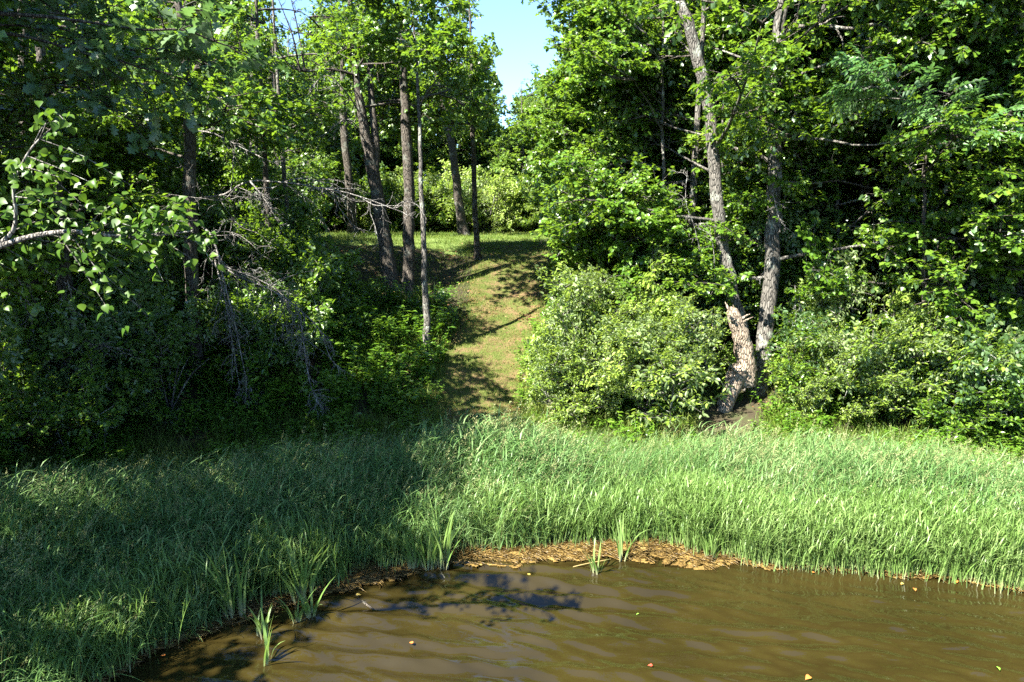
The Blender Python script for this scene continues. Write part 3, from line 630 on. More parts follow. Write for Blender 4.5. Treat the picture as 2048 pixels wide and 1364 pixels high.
tree('oak_tree', 'straight dark trunk with a thin companion behind the pale leaflets', 'tree', GR, trunk_px([(1733, 690), (1731, 560), (1728, 420), (1734, 260), (1740, 120), (1750, -20)], 22.4, 14.5), [pxw(24, 22.4), pxw(20, 22.4), pxw(18, 22.4), .12, .05], 4.8, 3.3, 16, 'oak', 213, dens=.85)
tree('maple_tree', 'thin trunk pressed close to the right side of a straight dark trunk', 'tree', GR, trunk_px([(1762, 680), (1770, 520), (1782, 380), (1790, 260), (1800, 60)], 22.8, 13), [.13, .11, .09, .05], 5.2, 2.7, 13, 'maple', 214)
tree('oak_tree', 'slim trunk midway between the tall grey trunk and the straight dark one', 'tree', GR, trunk_px([(1690, 560), (1684, 470), (1674, 360), (1668, 220), (1662, 60)], 25, 14), [pxw(19, 25), pxw(16, 25), .11, .05], 5.6, 3, 14, 'oak', 215)
tree('oak_tree', 'tree with a short sunlit length of orange tinged trunk showing between leaves near the gap', 'tree', GR, trunk_px([(1216, 600), (1214, 450), (1213, 300), (1213, 180), (1210, 60)], 25.5, 15), [pxw(22, 25.5), pxw(18, 25.5), .15, .06], 3.0, 3.0, 20, 'oak', 216, bark='bark_grey', dens=.95)
tree('maple_tree', 'pale thin sapling stem rising behind the big bright shrub', 'tree', GR, trunk_px([(1330, 600), (1329, 500), (1327, 380), (1325, 200)], 22, 10), [.075, .06, .05, .03], 3.6, 2.4, 14, 'maple', 217, bark='bark_grey')
tree('ash_tree', 'thin stemmed tree carrying large pale leaflets on the right bank', 'tree', GR, trunk_px([(1852, 770), (1850, 640), (1848, 520), (1852, 330), (1858, 120)], 17.5, 10), [.065, .055, .05, .025], 2.4, 2.7, 11, 'ash', 218, per=3, side=R(-120), elev=(.1, .6))
tree('maple_tree', 'leafy young tree whose outer branches edge the right side of the sky gap', 'tree', GR, trunk_px([(1150, 560), (1150, 420), (1146, 300), (1142, 200)], 27.5, 10), [.1, .08, .06, .03], 1.6, 3.2, 15, 'maple', 219, dens=.8, side=R(200), bark='bark_grey')
tree('maple_tree', 'low leafy tree on the right of the path top above the shrubs', 'tree', GR, trunk_px([(1205, 590), (1200, 480), (1196, 380)], 24, 8), [.07, .055, .03], 1.2, 2.6, 15, 'maple', 220, dens=.8, bark='bark_grey')
tree('maple_tree', 'low leafy tree filling the space under the leaning grey trunk', 'tree', GR, trunk_px([(1300, 600), (1296, 470), (1290, 330)], 23, 8.5), [.07, .055, .03], 1.2, 2.6, 15, 'maple', 221, dens=.8, bark='bark_grey')
for i, (px, Y, H, kd, lab) in enumerate([(1450, 22.5, 7.5, 'maple', 'low leafy tree between the leaning grey trunk and the tall one'), (1590, 22, 7.0, 'oak', 'low leafy oak just right of the tall grey trunk'), (1680, 21, 6.5, 'maple', 'low leafy tree in front of the straight dark trunk'), (1790, 20.5, 7.5, 'oak', 'low leafy oak right of the straight dark trunk'), (1960, 19.8, 7.5, 'maple', 'low leafy tree behind the wide low shrub at the right edge'), (1410, 25, 10, 'oak', 'mid height oak with bright boughs behind the leaning grey trunk'), (1620, 24.5, 10, 'oak', 'mid height oak with bright boughs behind the tall grey trunk'), (1270, 26, 10, 'oak', 'mid height oak with bright boughs above the big pale shrub')]):
    tree('oak_tree' if kd == 'oak' else 'maple_tree', lab, 'tree', GR, trunk_px([(px, 600), (px - 2, 480), (px - 5, 380)], Y, H), [.08, .065, .05, .03], 1.3, 2.6, 13, kd, 270 + i, bark='bark_grey', dens=.8)
# right edge and trees that reach in from beyond the frame
tree('oak_tree', 'bright oak at the right edge with leafy boughs down to the shrubs', 'tree', GR, trunk_px([(2040, 800), (2035, 600), (2030, 300), (2030, 0)], 18.3, 13), [.15, .13, .1, .05], 1.6, 3.0, 24, 'oak', 222, side=R(-150))
tree('oak_tree', 'oak behind the pale leaflets with yellow green sunlit boughs', 'tree', GR, trunk_px([(1930, 700), (1930, 450), (1935, 200), (1945, -20)], 21, 14), [.15, .13, .1, .05], 2.6, 3.2, 22, 'oak', 223)

# the shading wood on the left shore, mostly beyond the frame
GO = 'shoreline trees on the left reaching into view'
for i, (x, y, H, rc, h0, lab) in enumerate([(-11.6, 12.6, 14, 3.2, 4.5, 'shore oak at the far left casting shade over the reeds'), (-11.2, 16.8, 12, 3.3, 4.2, 'oak in deep shade at the left edge behind the birch branch'),
        (-12.6, 7.0, 13.5, 3.4, 4.5, 'oak near the water at the far left casting shade on the pond'), (-17.5, 15.0, 12, 3.6, 4.0, 'tall oak behind the left shore trees'), (-14.5, 19.5, 12, 3.6, 3.5, 'oak filling the dark wood behind the left shore')]):
    z = float(zt(x, y)); tree('oak_tree', lab, 'tree', GO, [(x, y, z - .1), (x + .2, y, z + H * .3), (x + .1, y + .2, z + H * .65), (x + .3, y, z + H)], [.2, .17, .12, .04], h0, rc, 18, 'oak', 230 + i)

# ------------------------------------------------------------------ the woods behind, tree by tree
rg = np.random.RandomState(77); spots = []
FILL = []
def fill(n, x0, x1, y0, y1, gap, label, group, hr, kinds, h0r, name='forest_tree', cond=None):
    made = tries = 0
    while made < n and tries < n * 40:
        tries += 1; x, y = rg.uniform(x0, x1), rg.uniform(y0, y1)
        if abs(x) > 1.0 * y + 2: continue
        if cond and not cond(x, y): continue
        if any((x - a) ** 2 + (y - b) ** 2 < gap * gap for a, b in spots): continue
        z = float(zt(x, y)); q = proj(np.array([(x, y, z + .5)]))
        if inpoly(q, [(600, 400), (1160, 400), (1160, 900), (600, 900)])[0] and y < 47: continue
        spots.append((x, y)); made += 1; H = rg.uniform(*hr); l = rg.normal(0, .5, 2); kd = kinds[rg.randint(len(kinds))]
        FILL.append((group, q[0][0], y, kd, label) + (tree(name, label, 'tree', group, [(x, y, z - .1), (x + l[0] * .3, y, z + H * .35), (x + l[0], y + l[1], z + H)], [H * .0095, H * .0075, .03], rg.uniform(*h0r), H * .2, int(rg.uniform(11, 15)), kd, rg.randint(9999), ['bark', 'bark_grey'][rg.randint(2)], 3, 1.0, 7, False, scale=1.15 if kd == 'far' else 1.0)[0],))
fill(11, -24, -7.5, 21, 31, 2.6, 'shaded trunk and crown inside the dark wood left of the bank', 'wood on the left bank', (9, 12), ['oak', 'oak', 'maple'], (2.5, 6))
fill(26, -32, -2, 33, 56, 2.6, 'sunlit tree at the edge of the lawn left of the path', 'trees along the lawn', (11, 15), ['far', 'oak'], (1.5, 4), cond=lambda x, y: x < -.22 * y + 1)
fill(30, 4.5, 28, 22, 36, 2.2, 'trunk and crown inside the wood on the right bank', 'wood on the right bank', (11.5, 16), ['oak', 'oak', 'maple'], (2.5, 6))
fill(16, 6, 40, 36, 55, 3.0, 'tree deep in the wood behind the right bank', 'deep wood on the right', (13, 18), ['far'], (1.0, 4))
fill(44, -30, 34, 58, 78, 3.0, 'distant leafy tree beyond the lawn', 'trees beyond the lawn', (10, 15), ['far'], (.3, 1.0))
fill(20, -60, 60, 78, 95, 4.5, 'tall tree at the back of the wood beyond the lawn', 'tall trees beyond the lawn', (14, 19), ['far'], (1, 3))

# ------------------------------------------------------------------ shrubs
def shrub(label, px, Y, h, r, kind, seed, n=46, group=None, stems=7, name='shrub', scale=1.0):
    rg = np.random.RandomState(seed); x = at(px, 600, Y)[0]; z = float(zt(x, Y)); b = np.array((x, Y, z)); root = empty(name, b, label, 'shrub', group)
    P, Rt, Sc = [], [], []
    for i in range(stems):
        a = i * 2.4 + rg.uniform(0, .6); l = r * rg.uniform(.35, .9); e = np.array((math.cos(a) * l, math.sin(a) * l, h * rg.uniform(.55, .85)))
        pts = smooth_path([np.array((rg.normal(0, .12), rg.normal(0, .12), -.1)), e * .5 + np.array((0, 0, h * .12)), e], 8); mb = MB(); tube(mb, pts, np.linspace(.03, .01, 8), 5, 0, .05, rg)
        link('stem', mb.mesh('stem', [M['bark_grey']], True), root)
    L = BL[kind] * scale
    for i in range(n):
        a = i * 2.4 + rg.uniform(0, .5); u = rg.uniform(0, 1) ** .7; hh = h * (.06 + .84 * u); lob = 1 + .34 * math.sin(a * 3 + seed) * math.sin(u * 5 + seed * 2) + .22 * math.sin(a * 5 + seed * 3); rr = r * lob * math.sqrt(max(.05, 1 - (u * .9) ** 2)) * rg.uniform(.35, .95); hh *= rg.uniform(.8, 1.18)
        P.append((math.cos(a) * rr, math.sin(a) * rr, max(.1, hh - .25 * L))); Rt.append((rg.normal(0, .3), -(.15 + 1.0 * u * rg.uniform(.5, 1.1)), a + rg.normal(0, .35))); Sc.append(rg.uniform(.7, 1.3) * scale)
        if i % 6 == 0: P[-1] = (P[-1][0] * 1.25, P[-1][1] * 1.25, P[-1][2] * rg.uniform(1.0, 1.15)); Sc[-1] = rg.uniform(1.25, 1.7) * scale; Rt[-1] = (Rt[-1][0], -rg.uniform(.5, 1.4), Rt[-1][2])
    P, Rt, Sc = np.array(P), np.array(Rt), np.array(Sc); k = bough_ok(P + b, Rt, Sc, BL[kind])
    if k.any(): scatter('foliage', kind, P[k], Rt[k], Sc[k], rg, root)
    return root
GS = 'shrubs along the right bank'; GLs = 'shaded shrubs at the foot of the left wood'
SHR = [('big pale green shrub beside the path, tallest in front of the reeds', 1235, 19.9, 3.3, 1.35, 'willow', 46, 9), ('pale shrub in front of the tallest pale one, bordering the reeds', 1300, 18.6, 2.3, 1.5, 'willow', 46, 9), ('loose pale shrub between the path and the tallest pale shrub', 1160, 18.9, 2.0, 1.1, 'willow', 32, 7), ('low pale shrub touching the right edge of the path', 1110, 18.8, 1.7, .8, 'willow', 30, 5), ('shrub with dark glossy leaves above the big pale shrub', 1130, 21.8, 1.9, .9, 'shrub', 28, 6),
    ('rounded shrub between the big pale shrub and the broken stub', 1378, 19.0, 2.4, 1.0, 'willow', 34, 7), ('shrub growing behind the leaning trunk', 1450, 21.8, 3.2, 1.5, 'shrub', 46, 6), ('low shrub at the foot of the tall grey trunk', 1600, 18.9, 1.9, 1.0, 'shrub', 36, 6), ('shrub in the shade right of the tall grey trunk', 1620, 21.0, 3.0, 1.5, 'shrub', 50, 7),
    ('bright sunlit shrub beneath the straight dark trunk', 1745, 18.3, 2.7, 1.7, 'willow', 80, 9), ('wide low yellow green shrub at the right edge over the reeds', 1960, 17.4, 2.0, 1.7, 'shrub', 76, 9), ('tall shrub around the thin stem of the pale leaflet tree', 1870, 19.2, 3.4, 1.5, 'shrub', 56, 7), ('dense shrub at the right border of the wood', 2060, 18.8, 4.0, 1.6, 'shrub', 56, 7),
    ('shrub high on the right bank under the dark trunk', 1350, 22.6, 3.4, 1.6, 'shrub', 50, 7), ('shrub on the bank behind the bright sunlit one', 1690, 22.4, 3.4, 1.5, 'shrub', 46, 6), ('shrub halfway up the bank behind the pale leaflets', 1810, 21.6, 3.6, 1.6, 'shrub', 48, 6), ('shrub at the top right of the path', 1190, 27.5, 2.6, 1.4, 'shrub', 40, 6), ('shrub at the brow right of the path', 1260, 30, 3.0, 1.8, 'shrub', 44, 6), ('small shrub with big light leaves below the brow', 1150, 24.6, 1.8, .8, 'maple', 14, 5)]
for i, (lab, px, Y, h, r, kd, n, st) in enumerate(SHR): shrub(lab, px, Y, h, r, kd, 300 + i, n, GS, st)
SHL = [('lighter shrub in front of the lichen trunk', 320, 17.2, 2.1, 1.2, 'shrub', 46, 7), ('dark shrub at the left above the reeds', 130, 16.2, 2.3, 1.4, 'shrub', 50, 7), ('dark shrub at the left border', 10, 15.4, 2.8, 1.4, 'shrub', 50, 7), ('shaded shrub behind the lighter one', 235, 19, 2.8, 1.4, 'shrub', 46, 6), ('low shrub right of the lichen trunk', 480, 19.6, 1.5, 1.1, 'shrub', 36, 5),
    ('shrub under the hanging dead branches', 590, 21.4, 1.4, 1.2, 'shrub', 36, 5), ('shrub higher on the left bank', 520, 23.5, 2.3, 1.5, 'shrub', 44, 6), ('dark shrub deep behind the left border', 150, 20, 3.8, 1.7, 'shrub', 50, 6), ('tall dark shrub at the left border wood', 30, 19, 4.2, 1.8, 'shrub', 50, 6), ('dark shrub behind the lichen trunk', 350, 22.4, 3.6, 1.7, 'shrub', 50, 6), ('leafy shrub on the bank above the dead branches', 640, 24.6, 1.3, 1.2, 'maple', 20, 5), ('shrub near the brow on the left', 460, 27, 2.8, 1.8, 'shrub', 46, 6), ('shrub at the left end of the lawn', 560, 31, 2.2, 1.6, 'shrub', 40, 6), ('shrub in the wood left of the lawn', 420, 33, 3.2, 2, 'shrub', 46, 6)]
for i, (lab, px, Y, h, r, kd, n, st) in enumerate(SHL): shrub(lab, px, Y, h, r, kd, 340 + i, n, GLs, st)
GB = 'bushes at the back of the lawn'
rgb = np.random.RandomState(9)
for i in range(26):
    px = 520 + i * 27 + rgb.uniform(-15, 15); Y = rgb.uniform(48, 60)
    shrub('sunlit bush at the back edge of the lawn', px, Y, rgb.uniform(1.5, 3.0), rgb.uniform(1.3, 2.0), 'maple' if i % 2 else 'willow', 400 + i, 34, GB, 3, scale=1.5 if i % 2 == 0 else 1.1)
for i, o in enumerate(o for o in bpy.data.objects if o.get('group') == GB): FILL.append((GB, proj(np.array(o.location))[0][0], o.location.y, 'bush', '', o))
MARK = [(-100, 'the far left border'), (65, 'the dark slim trunk nearest the left edge'), (270, 'the thin dark trunk in shade'), (390, 'the lichen patched trunk'), (560, 'the hanging dead branches'), (700, 'the trunk on the lawn edge'), (760, 'the forked leaning trunk'), (818, 'the straight brown trunk'), (922, 'the flared lawn trunk'), (952, 'the slim trunk topping the path'), (1020, 'the sky gap'), (1120, 'the path top shrubs'), (1213, 'the orange tinged trunk'), (1330, 'the pale sapling stem'), (1440, 'the leaning grey trunk'), (1545, 'the tall grey trunk'), (1680, 'the slim middle trunk'), (1735, 'the straight dark trunk'), (1850, 'the pale leaflet tree'), (1935, 'the yellow green oak'), (2035, 'the right edge oak'), (2250, 'the far right border')]
WHAT = {'wood on the left bank': 'shaded tree in the left wood', 'trees along the lawn': 'sunlit tree along the lawn', 'wood on the right bank': 'tree in the right wood', 'deep wood on the right': 'tree deep in the right wood', 'trees beyond the lawn': 'distant tree beyond the lawn', 'tall trees beyond the lawn': 'tall backmost tree', GB: 'sunlit bush at the lawn back'}
ORD = ['', 'second ', 'third ', 'fourth ', 'fifth ', 'sixth ', 'seventh ', 'eighth ', 'ninth ', 'tenth ', 'eleventh ', 'twelfth ']
by = {}
for f in FILL: by.setdefault((f[0], min(MARK, key=lambda m: abs(m[0] - f[1]))[1]), []).append(f)
for (g_, m_), l in by.items():
    for i, f in enumerate(sorted(l, key=lambda f: f[2])): f[5]['label'] = WHAT[g_] + ', ' + (ORD[i] if i else 'nearest ' if len(l) > 1 else '') + 'behind ' + m_
#SPLIT2
# ------------------------------------------------------------------ dead branches
def dead(mb, pts, r, rg, depth=2, kids=(9, 5), spread=1.0, sag=.25, minr=.0035):
    pts = np.asarray(pts, float); n = max(8, len(pts) * 4); S = smooth_path(pts, n); ln = np.linalg.norm(np.diff(S, axis=0), axis=1).sum()
    S[1:] += np.cumsum(rg.normal(0, .008 * ln / 3, (n - 1, 3)), axis=0) * .6
    tube(mb, S, np.linspace(r, max(minr, r * .3), n), 6 if r > .02 else 4, 0, .08, rg)
    if depth <= 0: return
    T = unit(np.gradient(S, axis=0))
    for i in range(kids[0]):
        t = rg.uniform(.12, 1.0); k = min(n - 1, int(t * n)); p = S[k]; d = unit(T[k] * .8 + rg.normal(0, spread * .6, 3) * np.array((1, .8, .9))); l = ln * rg.uniform(.14, .36) * (1.15 - .5 * t)
        q = [p]; dd = d
        for j in range(4): dd = unit(dd + rg.normal(0, .3, 3) + np.array((0, 0, -sag * .3))); q.append(q[-1] + dd * l / 4)
        dead(mb, q, max(minr * 1.1, r * rg.uniform(.3, .48)), rg, depth - 1, kids[1:] + (3,), spread, sag, minr)
def dead_part(name, root, lines, r, seed, kids=(9, 5), m='dead', depth=2, sag=.25):
    rg = np.random.RandomState(seed); mb = MB(); o = np.array(root.location)
    for k, l in enumerate(lines): dead(mb, np.array([at(a, b, Y) for a, b, Y in l]) - o, r if k == 0 else r * .75, rg, depth, kids, sag=sag)
    return link(name, mb.mesh(name, [M[m]], True), root)
t1 = T_LICHEN[0]
dead_part('dead_limb', t1, [[(405, 452, 18.9), (425, 480, 18.4), (445, 560, 18.0), (470, 660, 17.8), (492, 750, 17.7), (520, 835, 17.6)], [(430, 520, 18.2), (450, 600, 17.9), (466, 690, 17.7), (480, 780, 17.6)]], .036, 501, (22, 7), sag=.5)
dead_part('dead_limb', t1, [[(432, 500, 18.3), (460, 545, 18.0), (540, 580, 17.6), (590, 612, 17.4), (640, 660, 17.2), (660, 720, 17.1)], [(600, 628, 17.4), (608, 690, 17.3), (620, 770, 17.2), (640, 810, 17.2)]], .028, 502, (32, 9), sag=.4)
dead_part('dead_limb', t1, [[(440, 530, 18.2), (520, 560, 18.0), (570, 600, 17.9), (600, 690, 17.9)]], .02, 512, (28, 9), sag=.5)
dead_part('dead_limb', t1, [[(385, 400, 19), (440, 390, 18.4), (500, 362, 18.0), (600, 370, 17.8), (700, 388, 17.6), (800, 425, 17.5)], [(500, 362, 18), (530, 400, 17.8), (560, 450, 17.8)]], .034, 503, (26, 8))
dead_part('dead_limb', t1, [[(380, 260, 19), (430, 268, 18.4), (490, 300, 18), (560, 330, 17.8)]], .022, 513, (10, 5))
dead_part('dead_limb', tf, [[(712, 150, 25.3), (660, 138, 24.6), (600, 142, 24.2), (560, 110, 24), (520, 30, 23.8)], [(600, 142, 24.2), (585, 70, 24), (550, -20, 23.8)], [(610, 142, 24.2), (600, 80, 24.4), (580, -10, 24)]], .05, 504, (12, 6), 'bark')
dead_part('dead_limb', tf, [[(728, 240, 25.3), (690, 180, 24.6), (650, 150, 24.2), (615, 190, 24)], [(735, 290, 25.2), (700, 240, 24.4), (650, 270, 24), (620, 330, 23.8)]], .03, 505, (14, 6))
tb = T_BIG[0]
dead_part('dead_limb', tb, [[(1566, 90, 19.6), (1590, 58, 19.2), (1640, 52, 18.9), (1700, 58, 18.6), (1760, 50, 18.4), (1788, 70, 18.3)], [(1640, 52, 18.9), (1648, 10, 18.9), (1660, -50, 18.9)]], .085, 506, (5, 4), 'bark_grey')
dead_part('dead_limb', tb, [[(1780, 60, 18.3), (1790, 110, 18.2), (1796, 160, 18.1), (1800, 205, 18.0)], [(1740, 70, 18.4), (1742, 130, 18.2), (1752, 180, 18.1)]], .022, 507, (14, 6))
def fallen(label, lines, r, seed, kids=(9, 4)):
    b = np.array(at(*lines[0][0])); root = empty('dead_branch', b, label, 'branch', 'bare dead branches'); 
    dead_part('stem', root, lines, r, seed, kids); return root
fallen('bare grey branch arching over the shrub left of the broken stub', [[(1440, 770, 18.4), (1415, 740, 18.2), (1398, 680, 18.0), (1375, 640, 18.0), (1345, 655, 18.0)], [(1398, 680, 18), (1360, 690, 17.8), (1310, 700, 17.7)]], .022, 521)
fallen('pale dead twig tangle in the dark understory at the left', [[(25, 530, 15.5), (60, 610, 15.4), (80, 700, 15.3), (160, 740, 15.3), (225, 780, 15.2)], [(80, 690, 15.4), (130, 690, 15.4), (200, 690, 15.3), (290, 705, 15.3)], [(135, 560, 15.5), (150, 640, 15.4), (140, 690, 15.4)]], .024, 522, (13, 6))
fallen('thin dead stick leaning in front of the dark shrubs at the left', [[(160, 790, 15.2), (205, 845, 15.0), (208, 900, 14.9)], [(110, 800, 15.2), (112, 850, 15), (135, 910, 14.8)]], .016, 523, (6, 4))
fallen('pale dead sapling standing between the leaning grey trunk and the dark one', [[(1400, 500, 19.5), (1388, 450, 19.4), (1372, 400, 19.4), (1376, 340, 19.4)], [(1430, 560, 19.2), (1425, 480, 19.2), (1400, 455, 19.2)]], .016, 524, (9, 5))
fallen('dead twigs hanging in front of the tall grey trunk', [[(1545, 380, 18.6), (1560, 440, 18.5), (1590, 470, 18.4)], [(1548, 500, 18.6), (1520, 560, 18.5)]], .014, 525, (10, 5))
fallen('curled dead vine in the shade right of the tall grey trunk', [[(1598, 590, 18.5), (1606, 625, 18.5), (1640, 655, 18.4)], [(1590, 570, 18.5), (1592, 640, 18.5)]], .012, 526, (4, 3))
fallen('dead twigs sticking out over the right edge of the path', [[(1210, 560, 20), (1190, 600, 19.8), (1165, 605, 19.6), (1120, 620, 19.6)]], .018, 527, (12, 5))
fallen('dry brown branch on the lawn brow at the path top', [[(1150, 480, 29), (1120, 470, 29), (1080, 482, 29)]], .02, 528, (10, 5))

# pale lichen patch on the dark left trunk
rg = np.random.RandomState(12); lm = MB()
for dx, dy, r in ((0, 0, .14), (-.04, .13, .09), (.06, -.06, .1), (.02, .2, .06)):
    c = at(385 + dx * 90, 617 - dy * 90, 19) - np.array(t1.location); th = np.linspace(0, 6.283, 14)[:-1]; rr = r * rg.uniform(.7, 1.15, 13)
    rim = np.stack((c[0] + np.cos(th) * rr, np.full(13, 0.), c[2] + np.sin(th) * rr), 1); R_ = pxw(27, 19) * 1.05
    def yy(X): return c[1] - np.sqrt(np.maximum(R_ ** 2 - np.clip(X - c[0] - dx * .3, -R_ * .96, R_ * .96) ** 2, .0001)) - .012
    rim[:, 1] = yy(rim[:, 0]); cc = np.array((c[0], yy(np.array([c[0]]))[0] - .012, c[2])); V = np.vstack((rim, cc)); i = np.arange(13); lm.add(V, [np.stack((i, (i + 1) % 13, np.full(13, 13)), 1)])
M['lichen'] = ground_mat('lichen', [(.4, (.30, .36, .30)), (.6, (.42, .48, .40))], 12)
link('lichen_patch', lm.mesh('lichen_patch', [M['lichen']]), t1)

# the broken, rotten stub between the leaning trunk and the tall trunk
rg = np.random.RandomState(44); sb = at(1436, 872, 18.7); sb[2] = float(zt(sb[0], 18.7)) - .1
st = empty('broken_stump', sb, 'rotten broken tree stub with a splintered top leaning against the grey trunk', 'stump')
def stub_part(name, px, rad, seed, Y, n=18):
    r = np.random.RandomState(seed); mb = MB(); P = smooth_path(np.array([at(a, b, Y + c) for a, b, c in px]) - sb, n); tube(mb, P, np.interp(np.linspace(0, 1, n), np.linspace(0, 1, len(rad)), rad), 14, 0, .13, r)
    return link(name, mb.mesh(name, [M['rot']], True), st)
stub_part('lower_stem', [(1434, 880, 0), (1444, 830, .05), (1462, 780, .1), (1484, 735, .2)], [.13, .20, .25, .24], 1, 18.7)
stub_part('upper_stem', [(1496, 770, .25), (1490, 710, .2), (1478, 660, .1), (1464, 622, 0)], [.26, .27, .23, .15], 2, 18.7)
def splinter(px, r, seed):
    rr = np.random.RandomState(seed); mb = MB(); P = smooth_path(np.array([at(a, b, c) for a, b, c in px]) - sb, 7); tube(mb, P, np.linspace(r, r * .12, 7), 5, 0, .25, rr); link('splinter', mb.mesh('splinter', [M['rot']]), st)
for k, pz in enumerate([[(1466, 640, 18.6), (1458, 620, 18.6), (1450, 604, 18.6)], [(1470, 640, 18.7), (1470, 622, 18.7), (1466, 610, 18.7)], [(1476, 655, 18.7), (1490, 642, 18.6), (1506, 634, 18.5)], [(1480, 650, 18.8), (1486, 636, 18.8), (1500, 628, 18.7)], [(1474, 745, 18.5), (1464, 735, 18.5), (1456, 724, 18.4)], [(1460, 790, 18.5), (1452, 760, 18.5), (1460, 730, 18.4)], [(1508, 740, 18.8), (1500, 700, 18.7), (1494, 672, 18.7)]]): splinter(pz, .06 if k % 3 else .09, k)

# ------------------------------------------------------------------ birch branch reaching in from the left, leaf by leaf
rg = np.random.RandomState(61); bx, by = -8.2, 6.6; bz = float(zt(bx, by)); bb = np.array((bx, by, bz - .1))
bt = empty('birch_tree', bb, 'birch beyond the left edge whose pale branch of round leaves reaches into view', 'tree', GO)
mb = MB(); bs = smooth_path(np.array([(0, 0, 0), (.1, 0, 3), (.25, .1, 6), (.2, .2, 9.5)]), 20); tube(mb, bs, np.linspace(.16, .04, 20), 10, 0, .04, rg); link('trunk', mb.mesh('trunk', [M['bark_pale']], True), bt)
limb_px = [(-210, 575, 6.6), (-60, 505, 6.5), (0, 492, 6.5), (60, 474, 6.5), (140, 463, 6.5), (230, 472, 6.5), (320, 470, 6.5), (385, 462, 6.4)]
mb = MB(); lp = smooth_path([np.array((.15, .05, bb[2] * 0 + 4.6))] + [at(*p) - bb for p in limb_px], 30); tube(mb, lp, np.linspace(.045, .007, 30), 7, 0, .06, rg); link('limb', mb.mesh('limb', [M['bark_pale']], True), bt)
mb = MB(); l2 = smooth_path([at(*p) - bb for p in [(-20, 500, 6.5), (22, 468, 6.5), (32, 430, 6.45), (28, 370, 6.4), (60, 300, 6.4), (110, 250, 6.4)]], 18); tube(mb, l2, np.linspace(.026, .006, 18), 6, 0, .06, rg); link('limb', mb.mesh('limb', [M['bark_pale']], True), bt)
targets = [(60, 330), (20, 350), (90, 300), (130, 240), (150, 250), (45, 395), (85, 380), (115, 420), (10, 420), (70, 440), (170, 400), (150, 440), (200, 420), (240, 400), (200, 470), (260, 450), (300, 430), (280, 480), (330, 440), (350, 400), (370, 450), (340, 500), (400, 440), (420, 480), (430, 540), (390, 530), (300, 520), (250, 520), (210, 530), (260, 570), (280, 610), (240, 640), (220, 580), (190, 600), (320, 560), (20, 540), (5, 600), (110, 350), (0, 380), (180, 360), (250, 360), (120, 490), (60, 500), (330, 480)]
LV = [mesh_np('leaf', *(lambda TV, TF: (np.stack((TV[:, 0], TV[:, 1] * rr_, TV[:, 2] * zz_), 1), [TF]))(*L_BIRCH), {'t': L_BIRCH[0][:, 0], 'tint': np.full(len(L_BIRCH[0]), tt)}, [M['birch']]) for rr_, zz_, tt in ((.86, 1, .3), (.92, .3, .6), (.8, 1.8, .5), (.9, -.6, .8), (.84, 1.3, .1), (.95, .8, .95))]
tw = MB(); allp = np.vstack((lp[6:], l2)); cnt = 0; FP, FD, FN = [], [], []
for k, (a, b) in enumerate(targets):
    e = at(a + rg.normal(0, 6), b + rg.normal(0, 6), rg.uniform(6.1, 7.0)) - bb; s = allp[np.argmin(np.linalg.norm(allp - e + np.array((.45, 0, -.1)), axis=1))]
    pts = smooth_path([s, (s + e) / 2 + rg.normal(0, .04, 3) + np.array((0, 0, .06)), e], 7); tube(tw, pts, np.linspace(.007, .0025, 7), 4, 0)
    for q in range(17):
        u = rg.uniform(.25, 1.0); p = pts[min(6, int(u * 6.99))] + rg.normal(0, .045, 3); az = rg.uniform(0, 6.28); d = unit(np.array((math.cos(az) * .8 + .25, math.sin(az) * .5 - .2, -.45 + rg.normal(0, .35)))); nrm = unit(np.array((rg.normal(0, .5), -.55 + rg.normal(0, .5), .8)))
        if cnt < 300 and q < 7:
            X = Vector(d); Z = Vector(nrm); Yv = Z.cross(X).normalized(); Z = X.cross(Yv); o = bpy.data.objects.new('leaf', LV[rg.randint(6)]); COL.objects.link(o); o.parent = bt; o.location = p
            from mathutils import Matrix
            o.rotation_euler = Matrix((X, Yv, Z)).transposed().to_euler(); sc_ = rg.uniform(.06, .098); o.scale = (sc_,) * 3; cnt += 1
        else: FP.append(p); FD.append(d); FN.append(nrm)
link('twigs', tw.mesh('twigs', [M['bark_grey']]), bt)
fm = MB(); n = len(FP); ln = rg.uniform(.06, .098, n); leaves(fm, L_BIRCH, np.array(FP), np.array(FD), np.array(FN), ln, ln * .86, rg.uniform(0, 1, n)); o = link('foliage', fm.mesh('foliage', [M['birch']]), bt); o['kind'] = 'stuff'

# oak sprays hanging in at the top left
rg = np.random.RandomState(62); ob = np.array((-10.4, 10.2, float(zt(-10.4, 10.2)) - .1)); orr = empty('oak_tree', ob, 'oak beyond the left edge whose pale lobed leaf sprays hang in at the top left', 'tree', GO)
mb = MB(); tube(mb, smooth_path([(0, 0, 0), (.1, 0, 4), (.3, .1, 8), (.3, .3, 13)], 20), np.linspace(.22, .06, 20), 12, 0, .05, rg, lobes=.2); link('trunk', mb.mesh('trunk', [M['bark']], True), orr)
ops = [(60, 60, .0), (120, 40, .1), (160, 60, -.3), (215, 95, -.5), (250, 120, -.2), (290, 130, .2), (330, 110, .15), (235, 170, -.6), (360, 70, .2), (60, -20, 0), (180, -20, .1), (300, -10, .2)]
P = np.array([at(a - 70, b - 10, 10.6 + .25 * (i % 4)) for i, (a, b, c) in enumerate(ops)]); Rt = np.array([(rg.normal(-.5, .2), -c, rg.normal(-.15, .4)) for a, b, c in ops])
scatter('leafy_bough', 'oak_near', P - ob, Rt, rg.uniform(.75, 1.0, len(ops)), rg, orr)
